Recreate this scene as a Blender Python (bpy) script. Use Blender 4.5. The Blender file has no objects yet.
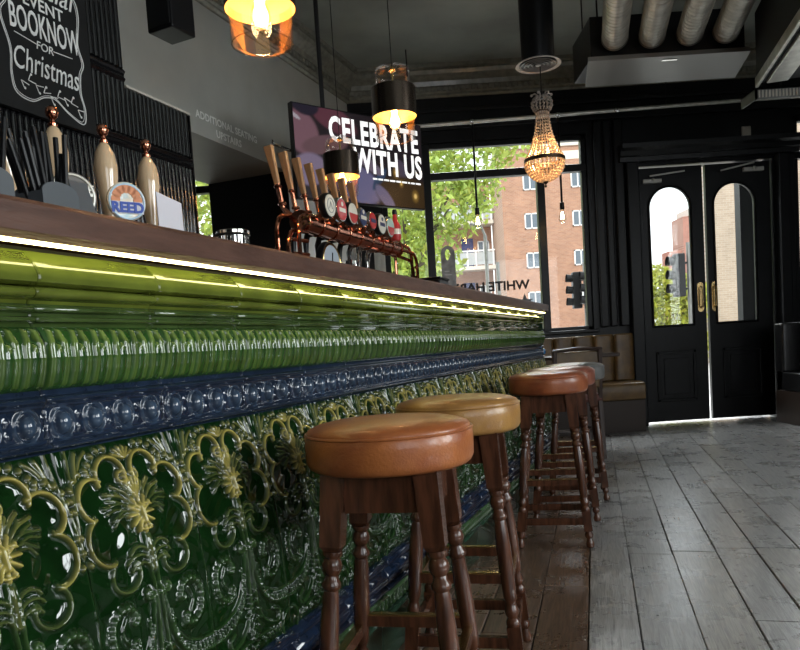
import bpy, bmesh, math, random
import numpy as np
from mathutils import Vector, Matrix
random.seed(7); rng = np.random.default_rng(7)
C = bpy.context.scene.collection
sc = bpy.context.scene
pi = math.pi

# ------------------------------------------------------------------ camera, world, light, exposure
p_ = math.atan(.07); r_ = math.atan(.0645)
F = Vector((0, math.cos(p_), -math.sin(p_))); R0 = Vector((1, 0, 0)); U0 = Vector((0, math.sin(p_), math.cos(p_)))
Rv = R0*math.cos(r_) - U0*math.sin(r_); Uv = U0*math.cos(r_) + R0*math.sin(r_)
cam = bpy.data.cameras.new('camera'); cam.sensor_width = 36; cam.sensor_fit = 'HORIZONTAL'
cam.lens = 36*720/800; cam.shift_y = 75/800; cam.clip_end = 300; cam.clip_start = .02
co = bpy.data.objects.new('camera', cam); C.objects.link(co)
M = Matrix((Rv, Uv, -F)).transposed().to_4x4(); M.translation = Vector((0, 0, .91)); co.matrix_world = M
sc.camera = co

w = bpy.data.worlds.new('overcast_sky'); sc.world = w; w.use_nodes = True
bg = w.node_tree.nodes['Background']; bg.inputs[0].default_value = (.90, .95, 1.0, 1); bg.inputs[1].default_value = 1.9
sun = bpy.data.lights.new('sun', 'SUN'); sun.energy = 1.9; sun.angle = math.radians(3); sun.color = (1, .95, .86)
so = bpy.data.objects.new('sun', sun); C.objects.link(so); so.rotation_euler = (math.radians(48), 0, math.radians(-18))

def area(name, loc, rot, sx, sy, energy, col=(1, 1, 1)):
    l = bpy.data.lights.new(name, 'AREA'); l.shape = 'RECTANGLE'; l.size = sx; l.size_y = sy; l.energy = energy; l.color = col
    o = bpy.data.objects.new(name, l); C.objects.link(o); o.location = loc; o.rotation_euler = rot
    return o
# area lamps added to boost daylight at the right and back windows
RW = [(-2.3, -.7), (.1, 1.7)]
for i, (a, b) in enumerate(RW):
    area('daylight_boost_right', (5.32, (a+b)/2, 1.95), (0, math.radians(90), 0), 1.9, b-a, 125, (.93, .97, 1))
area('daylight_boost_back', (2.4, -3.28, 1.9), (math.radians(90), 0, 0), 3.2, 1.9, 22, (.95, .98, 1))
# unseen fill lamp added high outside the far windows to brighten the floor
area('sky_fill_far', (2.2, 9.2, 4.9), (math.radians(-62), 0, 0), 7.5, 2.2, 1500, (.93, .97, 1))

vs = sc.view_settings; vs.view_transform = 'Standard'; vs.look = 'None'; vs.gamma = 1; vs.use_curve_mapping = False; vs.exposure = 0.3
cy = sc.cycles; cy.max_bounces = 8; cy.transparent_max_bounces = 16; cy.sample_clamp_indirect = 6; cy.caustics_reflective = False; cy.caustics_refractive = False

# ------------------------------------------------------------------ materials
MATS = {}
def pm(name, col, rough=.5, metal=0, coat=0, noise=None, bump=None, emit=None, attr=None, spec=.5, stretch=(1, 1, 1), alt=None, trans=0):
    """principled material; noise=(scale, amount) varies the colour, bump=(scale, strength)"""
    if name in MATS: return MATS[name]
    m = bpy.data.materials.new(name); m.use_nodes = True; nt = m.node_tree; N = nt.nodes; L = nt.links
    b = N['Principled BSDF']; MATS[name] = m
    b.inputs['Base Color'].default_value = (*col, 1); b.inputs['Roughness'].default_value = rough
    b.inputs['Metallic'].default_value = metal; b.inputs['Coat Weight'].default_value = coat; b.inputs['Coat Roughness'].default_value = .05
    b.inputs['Specular IOR Level'].default_value = spec; b.inputs['Transmission Weight'].default_value = trans
    if noise or bump:
        tc = N.new('ShaderNodeTexCoord'); mp = N.new('ShaderNodeMapping'); mp.inputs['Scale'].default_value = stretch
        L.new(tc.outputs['Object'], mp.inputs['Vector'])
    src = None
    if attr:
        a = N.new('ShaderNodeVertexColor'); a.layer_name = attr; src = a.outputs['Color']
    if noise:
        n = N.new('ShaderNodeTexNoise'); n.inputs['Scale'].default_value = noise[0]; n.inputs['Detail'].default_value = 6
        L.new(mp.outputs[0], n.inputs['Vector'])
        if alt:
            cr = N.new('ShaderNodeValToRGB'); cr.color_ramp.elements[0].color = (*alt, 1); cr.color_ramp.elements[1].color = (*col, 1)
            cr.color_ramp.elements[0].position = .35; cr.color_ramp.elements[1].position = .62
            L.new(n.outputs['Fac'], cr.inputs[0]); src = cr.outputs[0]
        else:
            mr = N.new('ShaderNodeMapRange'); mr.inputs['To Min'].default_value = 1-noise[1]; mr.inputs['To Max'].default_value = 1+noise[1]
            mr.inputs['From Min'].default_value = .3; mr.inputs['From Max'].default_value = .7
            L.new(n.outputs['Fac'], mr.inputs['Value'])
            mx = N.new('ShaderNodeVectorMath'); mx.operation = 'SCALE'; L.new(mr.outputs[0], mx.inputs['Scale'])
            if src: L.new(src, mx.inputs[0])
            else: mx.inputs[0].default_value = col
            src = mx.outputs[0]
    if src: L.new(src, b.inputs['Base Color'])
    if bump:
        n2 = N.new('ShaderNodeTexNoise'); n2.inputs['Scale'].default_value = bump[0]; n2.inputs['Detail'].default_value = 5
        L.new(mp.outputs[0], n2.inputs['Vector'])
        bp = N.new('ShaderNodeBump'); bp.inputs['Strength'].default_value = bump[1]; bp.inputs['Distance'].default_value = .004
        L.new(n2.outputs['Fac'], bp.inputs['Height']); L.new(bp.outputs[0], b.inputs['Normal'])
    if emit:
        b.inputs['Emission Color'].default_value = (*emit[0], 1); b.inputs['Emission Strength'].default_value = emit[1]
    return m
def emit_attr(name, attr, strength):
    m = bpy.data.materials.new(name); m.use_nodes = True; N = m.node_tree.nodes; L = m.node_tree.links
    b = N['Principled BSDF']; a = N.new('ShaderNodeVertexColor'); a.layer_name = attr
    b.inputs['Base Color'].default_value = (.01, .01, .01, 1); b.inputs['Roughness'].default_value = .25
    L.new(a.outputs['Color'], b.inputs['Emission Color']); b.inputs['Emission Strength'].default_value = strength
    return m
def pane_mat(name, tint=(1, 1, 1), gloss=.5):
    m = bpy.data.materials.new(name); m.use_nodes = True; N = m.node_tree.nodes; L = m.node_tree.links
    for n in list(N): N.remove(n)
    o = N.new('ShaderNodeOutputMaterial'); t = N.new('ShaderNodeBsdfTransparent'); t.inputs[0].default_value = (*tint, 1)
    g = N.new('ShaderNodeBsdfGlossy'); g.inputs['Roughness'].default_value = .02
    fr = N.new('ShaderNodeFresnel'); fr.inputs[0].default_value = 1.45
    k = N.new('ShaderNodeMath'); k.operation = 'MULTIPLY'; k.inputs[1].default_value = gloss; L.new(fr.outputs[0], k.inputs[0])
    x = N.new('ShaderNodeMixShader'); L.new(k.outputs[0], x.inputs[0]); L.new(t.outputs[0], x.inputs[1]); L.new(g.outputs[0], x.inputs[2]); L.new(x.outputs[0], o.inputs[0])
    return m

black_paint = pm('black_gloss_paint', (.005, .0055, .0065), .34, noise=(5, .3), bump=(60, .08), spec=.3)
black_matt = pm('black_matt_paint', (.008, .0085, .009), .6, spec=.3)
wall_grey = pm('grey_green_wall_paint', (.46, .46, .42), .5, noise=(2.2, .12), bump=(90, .08))
wall_pale = pm('pale_grey_lower_wall', (.78, .78, .74), .5, noise=(2, .06))  # lower stretch of the left wall, paler than the wall above it
ceil_mat = pm('ceiling_paint', (.30, .33, .30), .6, noise=(1.5, .25), bump=(6, .3))
crown_mat = pm('crown_gloss_paint', (.24, .24, .20), .22, noise=(20, .2))
copper = pm('polished_copper', (.62, .25, .15), .14, 1, noise=(20, .25))
brass = pm('aged_brass', (.62, .44, .20), .25, 1, noise=(30, .2))
dark_metal = pm('dark_metal', (.03, .03, .032), .35, .6)
galv = pm('galvanised_steel', (.62, .61, .56), .36, .65, noise=(12, .2))
galv_dull = pm('dull_sheet_steel', (.22, .22, .21), .45, .8, noise=(8, .2))
steel = pm('polished_steel', (.75, .74, .72), .12, 1)
counter_mat = pm('brown_varnished_counter', (.120, .058, .040), .42, noise=(14, .35), bump=(60, .4), stretch=(.5, 3, 3), alt=(.070, .032, .022), spec=.35)
stool_wood = pm('dark_stained_stool_wood', (.120, .044, .022), .25, noise=(22, .3), bump=(60, .08), stretch=(3, 3, .4), alt=(.050, .019, .010), coat=.3)
rail_wood = stool_wood
table_wood = pm('dark_table_wood', (.04, .022, .014), .22)
pale_wood = pm('oiled_oak', (.42, .23, .11), .4, noise=(40, .2), stretch=(3, 3, .5))
ceramic = pm('cream_ceramic', (.66, .48, .30), .08, coat=.8)
glaze_lime = pm('olive_green_glaze', (.115, .142, .022), .12, coat=1, spec=.12, noise=(9, .35), bump=(12, .08))
blue_glaze = pm('navy_blue_glaze', (.011, .021, .046), .09, coat=1, spec=.12, noise=(40, .35), bump=(25, .04))
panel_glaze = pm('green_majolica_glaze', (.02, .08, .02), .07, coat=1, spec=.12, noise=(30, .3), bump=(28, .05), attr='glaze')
band_glaze = pm('green_band_glaze', (.05, .12, .03), .09, coat=1, spec=.12, noise=(25, .25), bump=(30, .05), attr='glaze')
plinth_glaze = pm('dark_green_plinth_glaze', (.020, .050, .030), .08, coat=1, spec=.12, noise=(8, .4), bump=(6, .12))
grout = pm('yellowed_grout', (.30, .19, .07), .7)
black_tile = pm('black_glazed_tile', (.008, .008, .009), .06, coat=1, bump=(30, .35))
white_trim = pm('off_white_trim', (.62, .58, .50), .4)
chalk = pm('white_chalk', (.80, .80, .78), .9)
slate = pm('chalkboard_black', (.007, .0075, .008), .6, noise=(6, .4), spec=.3)
white_print = pm('white_lettering', (.85, .85, .83), .6)
blue_print = pm('blue_lettering', (.02, .07, .42), .5)
red_print = pm('red_print', (.55, .03, .03), .35, coat=.5)
cream_print = pm('cream_print', (.78, .74, .62), .3, coat=.6)
navy_print = pm('navy_print', (.02, .035, .12), .3, coat=.6)
window_glass = pane_mat('window_glass', (.97, .98, .97), .6)
lamp_glass = pane_mat('lamp_glass', (.95, .93, .91), .38)
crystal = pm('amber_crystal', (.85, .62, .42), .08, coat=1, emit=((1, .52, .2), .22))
crystal_clear = pm('smoky_crystal', (.45, .40, .36), .07, coat=1)
filament = pm('glowing_filament', (1, .7, .3), .5, emit=((1, .62, .22), 60))
bulb_glow = pm('bulb_inner_glow', (1, .7, .3), .5, emit=((1, .58, .18), 9))
led = pm('led_strip_warm_white', (1, 1, 1), .5, emit=((1, .90, .40), 10))
band_outer = pm('bronze_lamp_band', (.085, .065, .050), .24, .9)
band_inner = pm('gold_lamp_lining', (.90, .52, .18), .5, .25)
plastic_black = pm('black_plastic', (.007, .007, .008), .35, spec=.3)
card_grey = pm('slate_grey_card', (.085, .095, .105), .5)
card_white = pm('white_card', (.68, .66, .72), .5)

# ------------------------------------------------------------------ mesh helpers
class MB:
    def __init__(s): s.v = []; s.f = []; s.m = []; s.n = 0
    def add(s, v, f, mi=0):
        v = np.asarray(v, dtype=float); s.v.append(v); s.f += [[i+s.n for i in q] for q in f]; s.m += [mi]*len(f); s.n += len(v); return s
    def box(s, x0, x1, y0, y1, z0, z1, mi=0):
        v = [(x0, y0, z0), (x1, y0, z0), (x1, y1, z0), (x0, y1, z0), (x0, y0, z1), (x1, y0, z1), (x1, y1, z1), (x0, y1, z1)]
        return s.add(v, [(0, 3, 2, 1), (4, 5, 6, 7), (0, 1, 5, 4), (1, 2, 6, 5), (2, 3, 7, 6), (3, 0, 4, 7)], mi)
    def obox(s, a, b, wx, wy, mi=0, wx2=None, wy2=None):
        """square bar from a to b (tapering)"""
        a = Vector(a); b = Vector(b); d = (b-a).normalized(); wx2 = wx if wx2 is None else wx2; wy2 = wy if wy2 is None else wy2
        up = Vector((1, 0, 0)) if abs(d.z) > .7 else Vector((0, 0, 1))
        q = d.cross(up).normalized(); p = q.cross(d).normalized()
        if abs(d.z) > .7: q, p = p, q
        v = [tuple(c + p*i*(hx/2) + q*j*(hy/2)) for c, hx, hy in ((a, wx, wy), (b, wx2, wy2)) for i, j in ((-1, -1), (1, -1), (1, 1), (-1, 1))]
        return s.add(v, [(0, 3, 2, 1), (4, 5, 6, 7), (0, 1, 5, 4), (1, 2, 6, 5), (2, 3, 7, 6), (3, 0, 4, 7)], mi)
    def lathe(s, prof, n=24, c=(0, 0, 0), mi=0, ax=None, cap=True, sx=1, sy=1):
        """prof: list of (r, z); ax: end point so that z runs from c to ax (unit steps)"""
        if ax is not None:
            d = (Vector(ax)-Vector(c)).normalized(); Q = d.to_track_quat('Z', 'Y').to_matrix()
        else: Q = Matrix.Identity(3)
        v = []; c = Vector(c)
        for r, z in prof:
            for k in range(n):
                a = 2*pi*k/n; v.append(tuple(c + Q @ Vector((r*math.cos(a)*sx, r*math.sin(a)*sy, z))))
        f = []
        for i in range(len(prof)-1):
            for k in range(n):
                k2 = (k+1) % n; f.append((i*n+k, i*n+k2, (i+1)*n+k2, (i+1)*n+k))
        if cap:
            f.append(tuple(range(n-1, -1, -1))); f.append(tuple((len(prof)-1)*n+k for k in range(n)))
        return s.add(v, f, mi)
    def tube(s, pts, r, n=8, mi=0, cap=True, closed=False):
        pts = [Vector(q) for q in pts]; v = []; L = len(pts); prev = None
        rr = r if isinstance(r, (list, tuple)) else [r]*L
        for i, q in enumerate(pts):
            if closed: d = (pts[(i+1) % L]-pts[i-1])
            else: d = pts[min(i+1, L-1)]-pts[max(i-1, 0)]
            d.normalize()
            if prev is None:
                up = Vector((0, 0, 1)) if abs(d.z) < .9 else Vector((1, 0, 0)); a = d.cross(up).normalized()
            else: a = (prev - d*prev.dot(d)).normalized()
            prev = a; b = d.cross(a)
            for k in range(n):
                t = 2*pi*k/n; v.append(tuple(q + a*math.cos(t)*rr[i] + b*math.sin(t)*rr[i]))
        f = []
        for i in range(L if closed else L-1):
            j = (i+1) % L
            for k in range(n):
                k2 = (k+1) % n; f.append((i*n+k, i*n+k2, j*n+k2, j*n+k))
        if cap and not closed:
            f.append(tuple(range(n-1, -1, -1))); f.append(tuple((L-1)*n+k for k in range(n)))
        return s.add(v, f, mi)
    def sphere(s, c, r, nu=12, nv=8, mi=0, sc3=(1, 1, 1)):
        prof = [(r*math.sin(pi*i/nv), -r*math.cos(pi*i/nv)) for i in range(nv+1)]
        v = []; f = []
        for rr, z in prof:
            for k in range(nu):
                a = 2*pi*k/nu; v.append((c[0]+rr*math.cos(a)*sc3[0], c[1]+rr*math.sin(a)*sc3[1], c[2]+z*sc3[2]))
        for i in range(nv):
            for k in range(nu):
                k2 = (k+1) % nu; f.append((i*nu+k, i*nu+k2, (i+1)*nu+k2, (i+1)*nu+k))
        return s.add(v, f, mi)
    def prism(s, poly, y0, y1, mi=0):
        """poly of (x,z) in front view, extruded along y"""
        n = len(poly); v = [(x, y0, z) for x, z in poly]+[(x, y1, z) for x, z in poly]
        f = [tuple(range(n)), tuple(range(2*n-1, n-1, -1))]+[(i, i+n, (i+1) % n+n, (i+1) % n) for i in range(n)]
        return s.add(v, f, mi)
    def prismz(s, poly, z0, z1, mi=0):
        n = len(poly); v = [(x, y, z0) for x, y in poly]+[(x, y, z1) for x, y in poly]
        f = [tuple(range(n-1, -1, -1)), tuple(range(n, 2*n))]+[(i, (i+1) % n, (i+1) % n+n, i+n) for i in range(n)]
        return s.add(v, f, mi)
    def profx(s, prof, x0, x1, mi=0, closed=True):
        """prof of (y,z) swept along x"""
        n = len(prof); v = [(x0, y, z) for y, z in prof]+[(x1, y, z) for y, z in prof]
        f = [(i, (i+1) % n, (i+1) % n+n, i+n) for i in range(n if closed else n-1)]
        if closed: f += [tuple(range(n-1, -1, -1)), tuple(range(n, 2*n))]
        return s.add(v, f, mi)
    def build(s, name, mats, parent=None, smooth=True, angle=35, bevel=0, col=None, attr='glaze'):
        if not isinstance(mats, (list, tuple)): mats = [mats]
        me = bpy.data.meshes.new(name); V = np.concatenate(s.v) if s.v else np.zeros((0, 3))
        me.from_pydata(V.tolist(), [], s.f)
        for m in mats: me.materials.append(m)
        if len(mats) > 1: me.polygons.foreach_set('material_index', s.m)
        bm = bmesh.new(); bm.from_mesh(me); bmesh.ops.recalc_face_normals(bm, faces=bm.faces); 
        if smooth:
            for f in bm.faces: f.smooth = True
            th = math.radians(angle)
            for e in bm.edges:
                if len(e.link_faces) == 2 and e.calc_face_angle(0) > th: e.smooth = False
        bm.to_mesh(me); bm.free()
        if col is not None:
            a = me.color_attributes.new(attr, 'FLOAT_COLOR', 'POINT'); c4 = np.ones((len(V), 4)); c4[:, :3] = col; a.data.foreach_set('color', c4.ravel())
        o = bpy.data.objects.new(name, me); C.objects.link(o)
        if parent: o.parent = parent
        if bevel:
            md = o.modifiers.new('bevel', 'BEVEL'); md.width = bevel; md.segments = 2; md.limit_method = 'ANGLE'; md.angle_limit = math.radians(40)
        return o
def grid_obj(name, V, nu, nv, mat, parent=None, col=None, flip=False, attr='glaze'):
    """V (nu*nv,3) grid, index i*nv+j"""
    i, j = np.meshgrid(np.arange(nu-1), np.arange(nv-1), indexing='ij'); a = (i*nv+j).ravel()
    q = np.stack([a, a+1, a+nv+1, a+nv], 1) if flip else np.stack([a, a+nv, a+nv+1, a+1], 1)
    return raw_obj(name, V, q, mat, parent, col, attr)
def raw_obj(name, V, q, mat, parent=None, col=None, attr='glaze', smooth=True):
    me = bpy.data.meshes.new(name); me.vertices.add(len(V)); me.vertices.foreach_set('co', np.asarray(V, dtype=np.float32).ravel())
    me.loops.add(q.size); me.loops.foreach_set('vertex_index', q.astype(np.int32).ravel())
    me.polygons.add(len(q)); me.polygons.foreach_set('loop_start', np.arange(len(q), dtype=np.int32)*q.shape[1])
    me.polygons.foreach_set('use_smooth', np.full(len(q), smooth)); me.update(calc_edges=True); me.validate()
    me.materials.append(mat)
    if col is not None:
        a = me.color_attributes.new(attr, 'FLOAT_COLOR', 'POINT'); c4 = np.ones((len(V), 4)); c4[:, :3] = col; a.data.foreach_set('color', c4.ravel())
    o = bpy.data.objects.new(name, me); C.objects.link(o)
    if parent: o.parent = parent
    return o
def tag(o, label=None, cat=None, group=None, kind=None):
    if label: o['label'] = label
    if cat: o['category'] = cat
    if group: o['group'] = group
    if kind: o['kind'] = kind
    return o
def empty(name, loc=(0, 0, 0), rz=0, label=None, cat=None, group=None, kind=None):
    o = bpy.data.objects.new(name, None); C.objects.link(o); o.location = loc; o.rotation_euler = (0, 0, rz); o.empty_display_size = .1
    return tag(o, label, cat, group, kind)
def copy_tree(o, parent=None):
    c = o.copy(); C.objects.link(c)
    if parent: c.parent = parent
    for ch in list(o.children): copy_tree(ch, c)
    return c
def text_obj(name, body, size, mat, parent=None, loc=(0, 0, 0), rot=(pi/2, 0, 0), depth=.001, bold=0, shear=0, sx=1, align='CENTER', spacing=1):
    cu = bpy.data.curves.new(name, 'FONT'); cu.body = body; cu.size = size; cu.extrude = depth; cu.offset = bold; cu.align_x = align; cu.shear = shear
    cu.space_line = .85; cu.space_character = spacing; cu.resolution_u = 3
    t = bpy.data.objects.new(name, cu); C.objects.link(t); dg = bpy.context.evaluated_depsgraph_get(); dg.update()
    me = bpy.data.meshes.new_from_object(t.evaluated_get(dg)); bpy.data.objects.remove(t); bpy.data.curves.remove(cu)
    me.materials.clear(); me.materials.append(mat); me.name = name
    o = bpy.data.objects.new(name, me); C.objects.link(o); o.location = loc; o.rotation_euler = rot; o.scale = (sx, 1, 1)
    if parent: o.parent = parent
    return o
def join_into(name, objs, mat, parent):
    for o in objs: o.name = name.rstrip('s') if name.endswith('words') else name
struct = lambda o: tag(o, kind='structure')

# the bar frame: x along the counter away from the camera, y behind the counter, z up
TH = math.atan2(1, .393); BU = Vector((math.cos(TH), math.sin(TH), 0)); BL = Vector((-math.sin(TH), math.cos(TH), 0)); BO = Vector((-.945, 0, 0))
def BP(s, b, z=0): return BO + BU*s + BL*b + Vector((0, 0, z))
FLZ = 0.0

# ------------------------------------------------------------------ room shell
CZ = 3.56
# floor: worn boards running slightly right of the view
FA = -math.atan(.275)   # rotation of the board frame
def clip(poly, a, b, c):
    out = []
    for i in range(len(poly)):
        p, q = poly[i], poly[(i+1) % len(poly)]; dp = a*p[0]+b*p[1]-c; dq = a*q[0]+b*q[1]-c
        if dp <= 0: out.append(p)
        if dp*dq < 0:
            t = dp/(dp-dq); out.append((p[0]+(q[0]-p[0])*t, p[1]+(q[1]-p[1])*t))
    return out
fl = MB(); cols = []
ca, sa = math.cos(FA), math.sin(FA)
def l2w(x, y): return (x*ca-y*sa, x*sa+y*ca)
rows = []; x = -6.6
edge_x = None
while x < 6.8:
    rows.append(x); x += .163+random.uniform(-.02, .022)
for ri in range(len(rows)-1):
    x0, x1 = rows[ri]+.0020, rows[ri+1]-.0020; y = -6+random.uniform(0, 1.5)
    while y < 10:
        ln = random.choice([.5, .8, 1.2, 1.7, 2.2]); y1 = y+ln
        jog = random.uniform(-.0015, .0015)
        poly = [l2w(x0+jog, y+.0022), l2w(x1+jog, y+.0022), l2w(x1+jog, y1-.0022), l2w(x0+jog, y1-.0022)]
        for a, b, c in ((1, 0, 5.12), (-1, 0, 4.62), (0, 1, 7.32), (0, -1, 3.12)):
            if poly: poly = clip(poly, a, b, c)
        if len(poly) > 2:
            k = len(poly); zt = random.uniform(-.0022, 0)
            cx = sum(p[0] for p in poly)/k; cyy = sum(p[1] for p in poly)/k
            # chamfered top edge
            dl = [(cx+(px-cx)*1, cyy+(py-cyy)*1) for px, py in poly]
            V = [(px, py, -.02) for px, py in poly]+[(px, py, zt-.0025) for px, py in poly]
            for (px, py) in poly:
                lx, ly = px*ca+py*sa, -px*sa+py*ca
                mx, my = (x0+x1)/2+jog, (y+y1)/2
                lx += .0022*(1 if lx < mx else -1); ly += .0022*(1 if ly < my else -1)
                V.append((*l2w(lx, ly), zt))
            fcs = [tuple(range(2*k, 3*k))]
            for lvl in (0, k):
                fcs += [(lvl+i, lvl+(i+1) % k, lvl+(i+1) % k+k, lvl+i+k) for i in range(k)]
            fl.add(V, fcs, 0)
            # boards beside the bar keep their brown varnish, the walked ones are worn grey
            xm, ym = cx, cyy
            brown = (xm-(.52+(ym-2.05)*.275)) < -.0
            t = random.uniform(.80, 1.15)
            base = (.19*t, .115*t, .075*t) if brown else (.35*t, .345*t, .34*t)
            if not brown and random.random() < .18: base = (.33*t, .31*t, .28*t)
            cols += [base]*(3*k)
        y = y1
nb = fl.n
fl.add([(-4.6, -3.1, -.012), (5.1, -3.1, -.012), (5.1, 7.3, -.012), (-4.6, 7.3, -.012)], [(0, 1, 2, 3)], 1); cols += [(.01, .01, .01)]*4
fm = bpy.data.materials.new('worn_floorboards'); fm.use_nodes = True; N = fm.node_tree.nodes; L = fm.node_tree.links; b = N['Principled BSDF']
a = N.new('ShaderNodeVertexColor'); a.layer_name = 'board'
tc = N.new('ShaderNodeTexCoord'); rot = N.new('ShaderNodeMapping'); rot.vector_type = 'POINT'; rot.inputs['Rotation'].default_value = (0, 0, -FA); L.new(tc.outputs['Object'], rot.inputs[0])
m1 = N.new('ShaderNodeMapping'); m1.inputs['Scale'].default_value = (1, .06, 1); L.new(rot.outputs[0], m1.inputs[0])
gr = N.new('ShaderNodeTexNoise'); gr.inputs['Scale'].default_value = 110; gr.inputs['Detail'].default_value = 8; gr.inputs['Distortion'].default_value = 1.2; L.new(m1.outputs[0], gr.inputs[0])
sp = N.new('ShaderNodeTexNoise'); sp.inputs['Scale'].default_value = 5; sp.inputs['Detail'].default_value = 9; sp.inputs['Roughness'].default_value = .68; L.new(tc.outputs['Object'], sp.inputs[0])
vo = N.new('ShaderNodeTexVoronoi'); vo.inputs['Scale'].default_value = 9; L.new(tc.outputs['Object'], vo.inputs[0])
vr = N.new('ShaderNodeValToRGB'); vr.color_ramp.elements[0].position = .035; vr.color_ramp.elements[0].color = (.15, .15, .15, 1); vr.color_ramp.elements[1].position = .06; L.new(vo.outputs['Distance'], vr.inputs[0])
g1 = N.new('ShaderNodeMapRange'); g1.inputs['From Min'].default_value = .3; g1.inputs['From Max'].default_value = .7; g1.inputs['To Min'].default_value = .45; g1.inputs['To Max'].default_value = 1.3; L.new(gr.outputs['Fac'], g1.inputs[0])
g2 = N.new('ShaderNodeMapRange'); g2.inputs['From Min'].default_value = .3; g2.inputs['From Max'].default_value = .7; g2.inputs['To Min'].default_value = .86; g2.inputs['To Max'].default_value = 1.12; L.new(sp.outputs['Fac'], g2.inputs[0])
mm = N.new('ShaderNodeMath'); mm.operation = 'MULTIPLY'; L.new(g1.outputs[0], mm.inputs[0]); L.new(g2.outputs[0], mm.inputs[1])
vm = N.new('ShaderNodeVectorMath'); vm.operation = 'SCALE'; L.new(a.outputs[0], vm.inputs[0]); L.new(mm.outputs[0], vm.inputs['Scale'])
vm2 = N.new('ShaderNodeVectorMath'); vm2.operation = 'MULTIPLY'; L.new(vm.outputs[0], vm2.inputs[0]); L.new(vr.outputs[0], vm2.inputs[1])
L.new(vm2.outputs[0], b.inputs['Base Color'])
rr = N.new('ShaderNodeMapRange'); rr.inputs['From Min'].default_value = .3; rr.inputs['From Max'].default_value = .7; rr.inputs['To Min'].default_value = .22; rr.inputs['To Max'].default_value = .36; b.inputs['Coat Weight'].default_value = .5; b.inputs['Coat Roughness'].default_value = .22; L.new(sp.outputs['Fac'], rr.inputs[0]); L.new(rr.outputs[0], b.inputs['Roughness'])
bp = N.new('ShaderNodeBump'); bp.inputs['Strength'].default_value = .35; bp.inputs['Distance'].default_value = .002; L.new(g1.outputs[0], bp.inputs['Height']); L.new(bp.outputs[0], b.inputs['Normal'])
b.inputs['Specular IOR Level'].default_value = .8
floor = fl.build('floor', [fm, black_matt], smooth=False, col=np.array(cols), attr='board'); struct(floor)

def wall_openings(mb, x0, x1, z0, z1, y0, y1, ops, mi=0):
    """wall in the xz plane with rectangular openings (ox0,ox1,oz0,oz1), openings sorted and not overlapping in x"""
    x = x0
    for a, b_, c, d in ops:
        if a > x: mb.box(x, a, y0, y1, z0, z1, mi)
        if c > z0: mb.box(a, b_, y0, y1, z0, c, mi)
        if d < z1: mb.box(a, b_, y0, y1, d, z1, mi)
        x = b_
    if x < x1: mb.box(x, x1, y0, y1, z0, z1, mi)
EY = 7.13
W_L, W_M, W_R = (-3.4, -1.67, .99, 2.88), (-.05, 1.96, .99, 2.88), (3.98, 4.9, .86, 2.92)
DR = (2.44, 3.76, 0, 2.53)
mb = MB(); wall_openings(mb, -4.6, 5.2, 0, CZ, EY, EY+.18, [W_L, W_M, DR, W_R]); struct(mb.build('wall_far', black_paint, smooth=False))
# right wall with its street windows, back wall, outer left wall
mb = MB(); y = -3.1
for a, b_ in RW+[(7.3, 7.3)]:
    mb.box(5.0, 5.2, y, a, 0, CZ)
    if b_ > a: mb.box(5.0, 5.2, a, b_, 0, .95); mb.box(5.0, 5.2, a, b_, 2.95, CZ)
    y = b_
struct(mb.build('wall_right', black_paint, smooth=False))
mb = MB()
for x0, x1, z0, z1 in ((-4.6, .8, 0, CZ), (4.0, 5.2, 0, CZ), (.8, 4.0, 0, .9), (.8, 4.0, 2.9, CZ)): mb.box(x0, x1, -3.2, -3.1, z0, z1)
struct(mb.build('wall_back', black_matt, smooth=False))
mb = MB(); mb.box(-4.7, -4.6, -3.1, 7.3, 0, CZ); struct(mb.build('wall_outer', wall_grey, smooth=False))
mb = MB(); mb.box(-4.7, 5.2, -3.2, 7.31, CZ, CZ+.12); struct(mb.build('ceiling', ceil_mat, smooth=False))
# left wall, parallel to the bar: bulkhead over an opening, then a solid pale stretch up to the far corner
LB = 2.035; barrot = (0, 0, TH)
def barframe(o): o.location = BO; o.rotation_euler = barrot; return o
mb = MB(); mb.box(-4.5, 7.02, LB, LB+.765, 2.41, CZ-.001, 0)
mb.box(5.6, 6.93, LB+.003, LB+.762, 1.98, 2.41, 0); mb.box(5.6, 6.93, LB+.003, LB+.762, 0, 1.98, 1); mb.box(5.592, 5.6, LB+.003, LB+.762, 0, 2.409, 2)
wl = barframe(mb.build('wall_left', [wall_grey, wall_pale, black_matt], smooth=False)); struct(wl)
mb = MB(); mb.box(-4.5, 3.9, LB+.003, LB+.762, 0, 2.41, 0); struct(barframe(mb.build('wall_staff', black_matt, smooth=False)))
# the painted direction on the bulkhead
sign = empty('wall_lettering', BP(4.79, LB-.001, 2.5), TH, 'pale painted words ADDITIONAL SEATING UPSTAIRS on the grey bulkhead', 'lettering')
pale_print = pm('pale_grey_lettering', (.96, .96, .92), .6)
t1 = text_obj('text', 'ADDITIONAL SEATING', .069, pale_print, sign, (0, -.002, .022), bold=.0016, spacing=1.05)
t2 = text_obj('text', 'UPSTAIRS', .069, pale_print, sign, (.0, -.002, -.058), bold=.0016, spacing=1.05)
join_into('words', [t1, t2], pale_print, sign)

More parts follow.
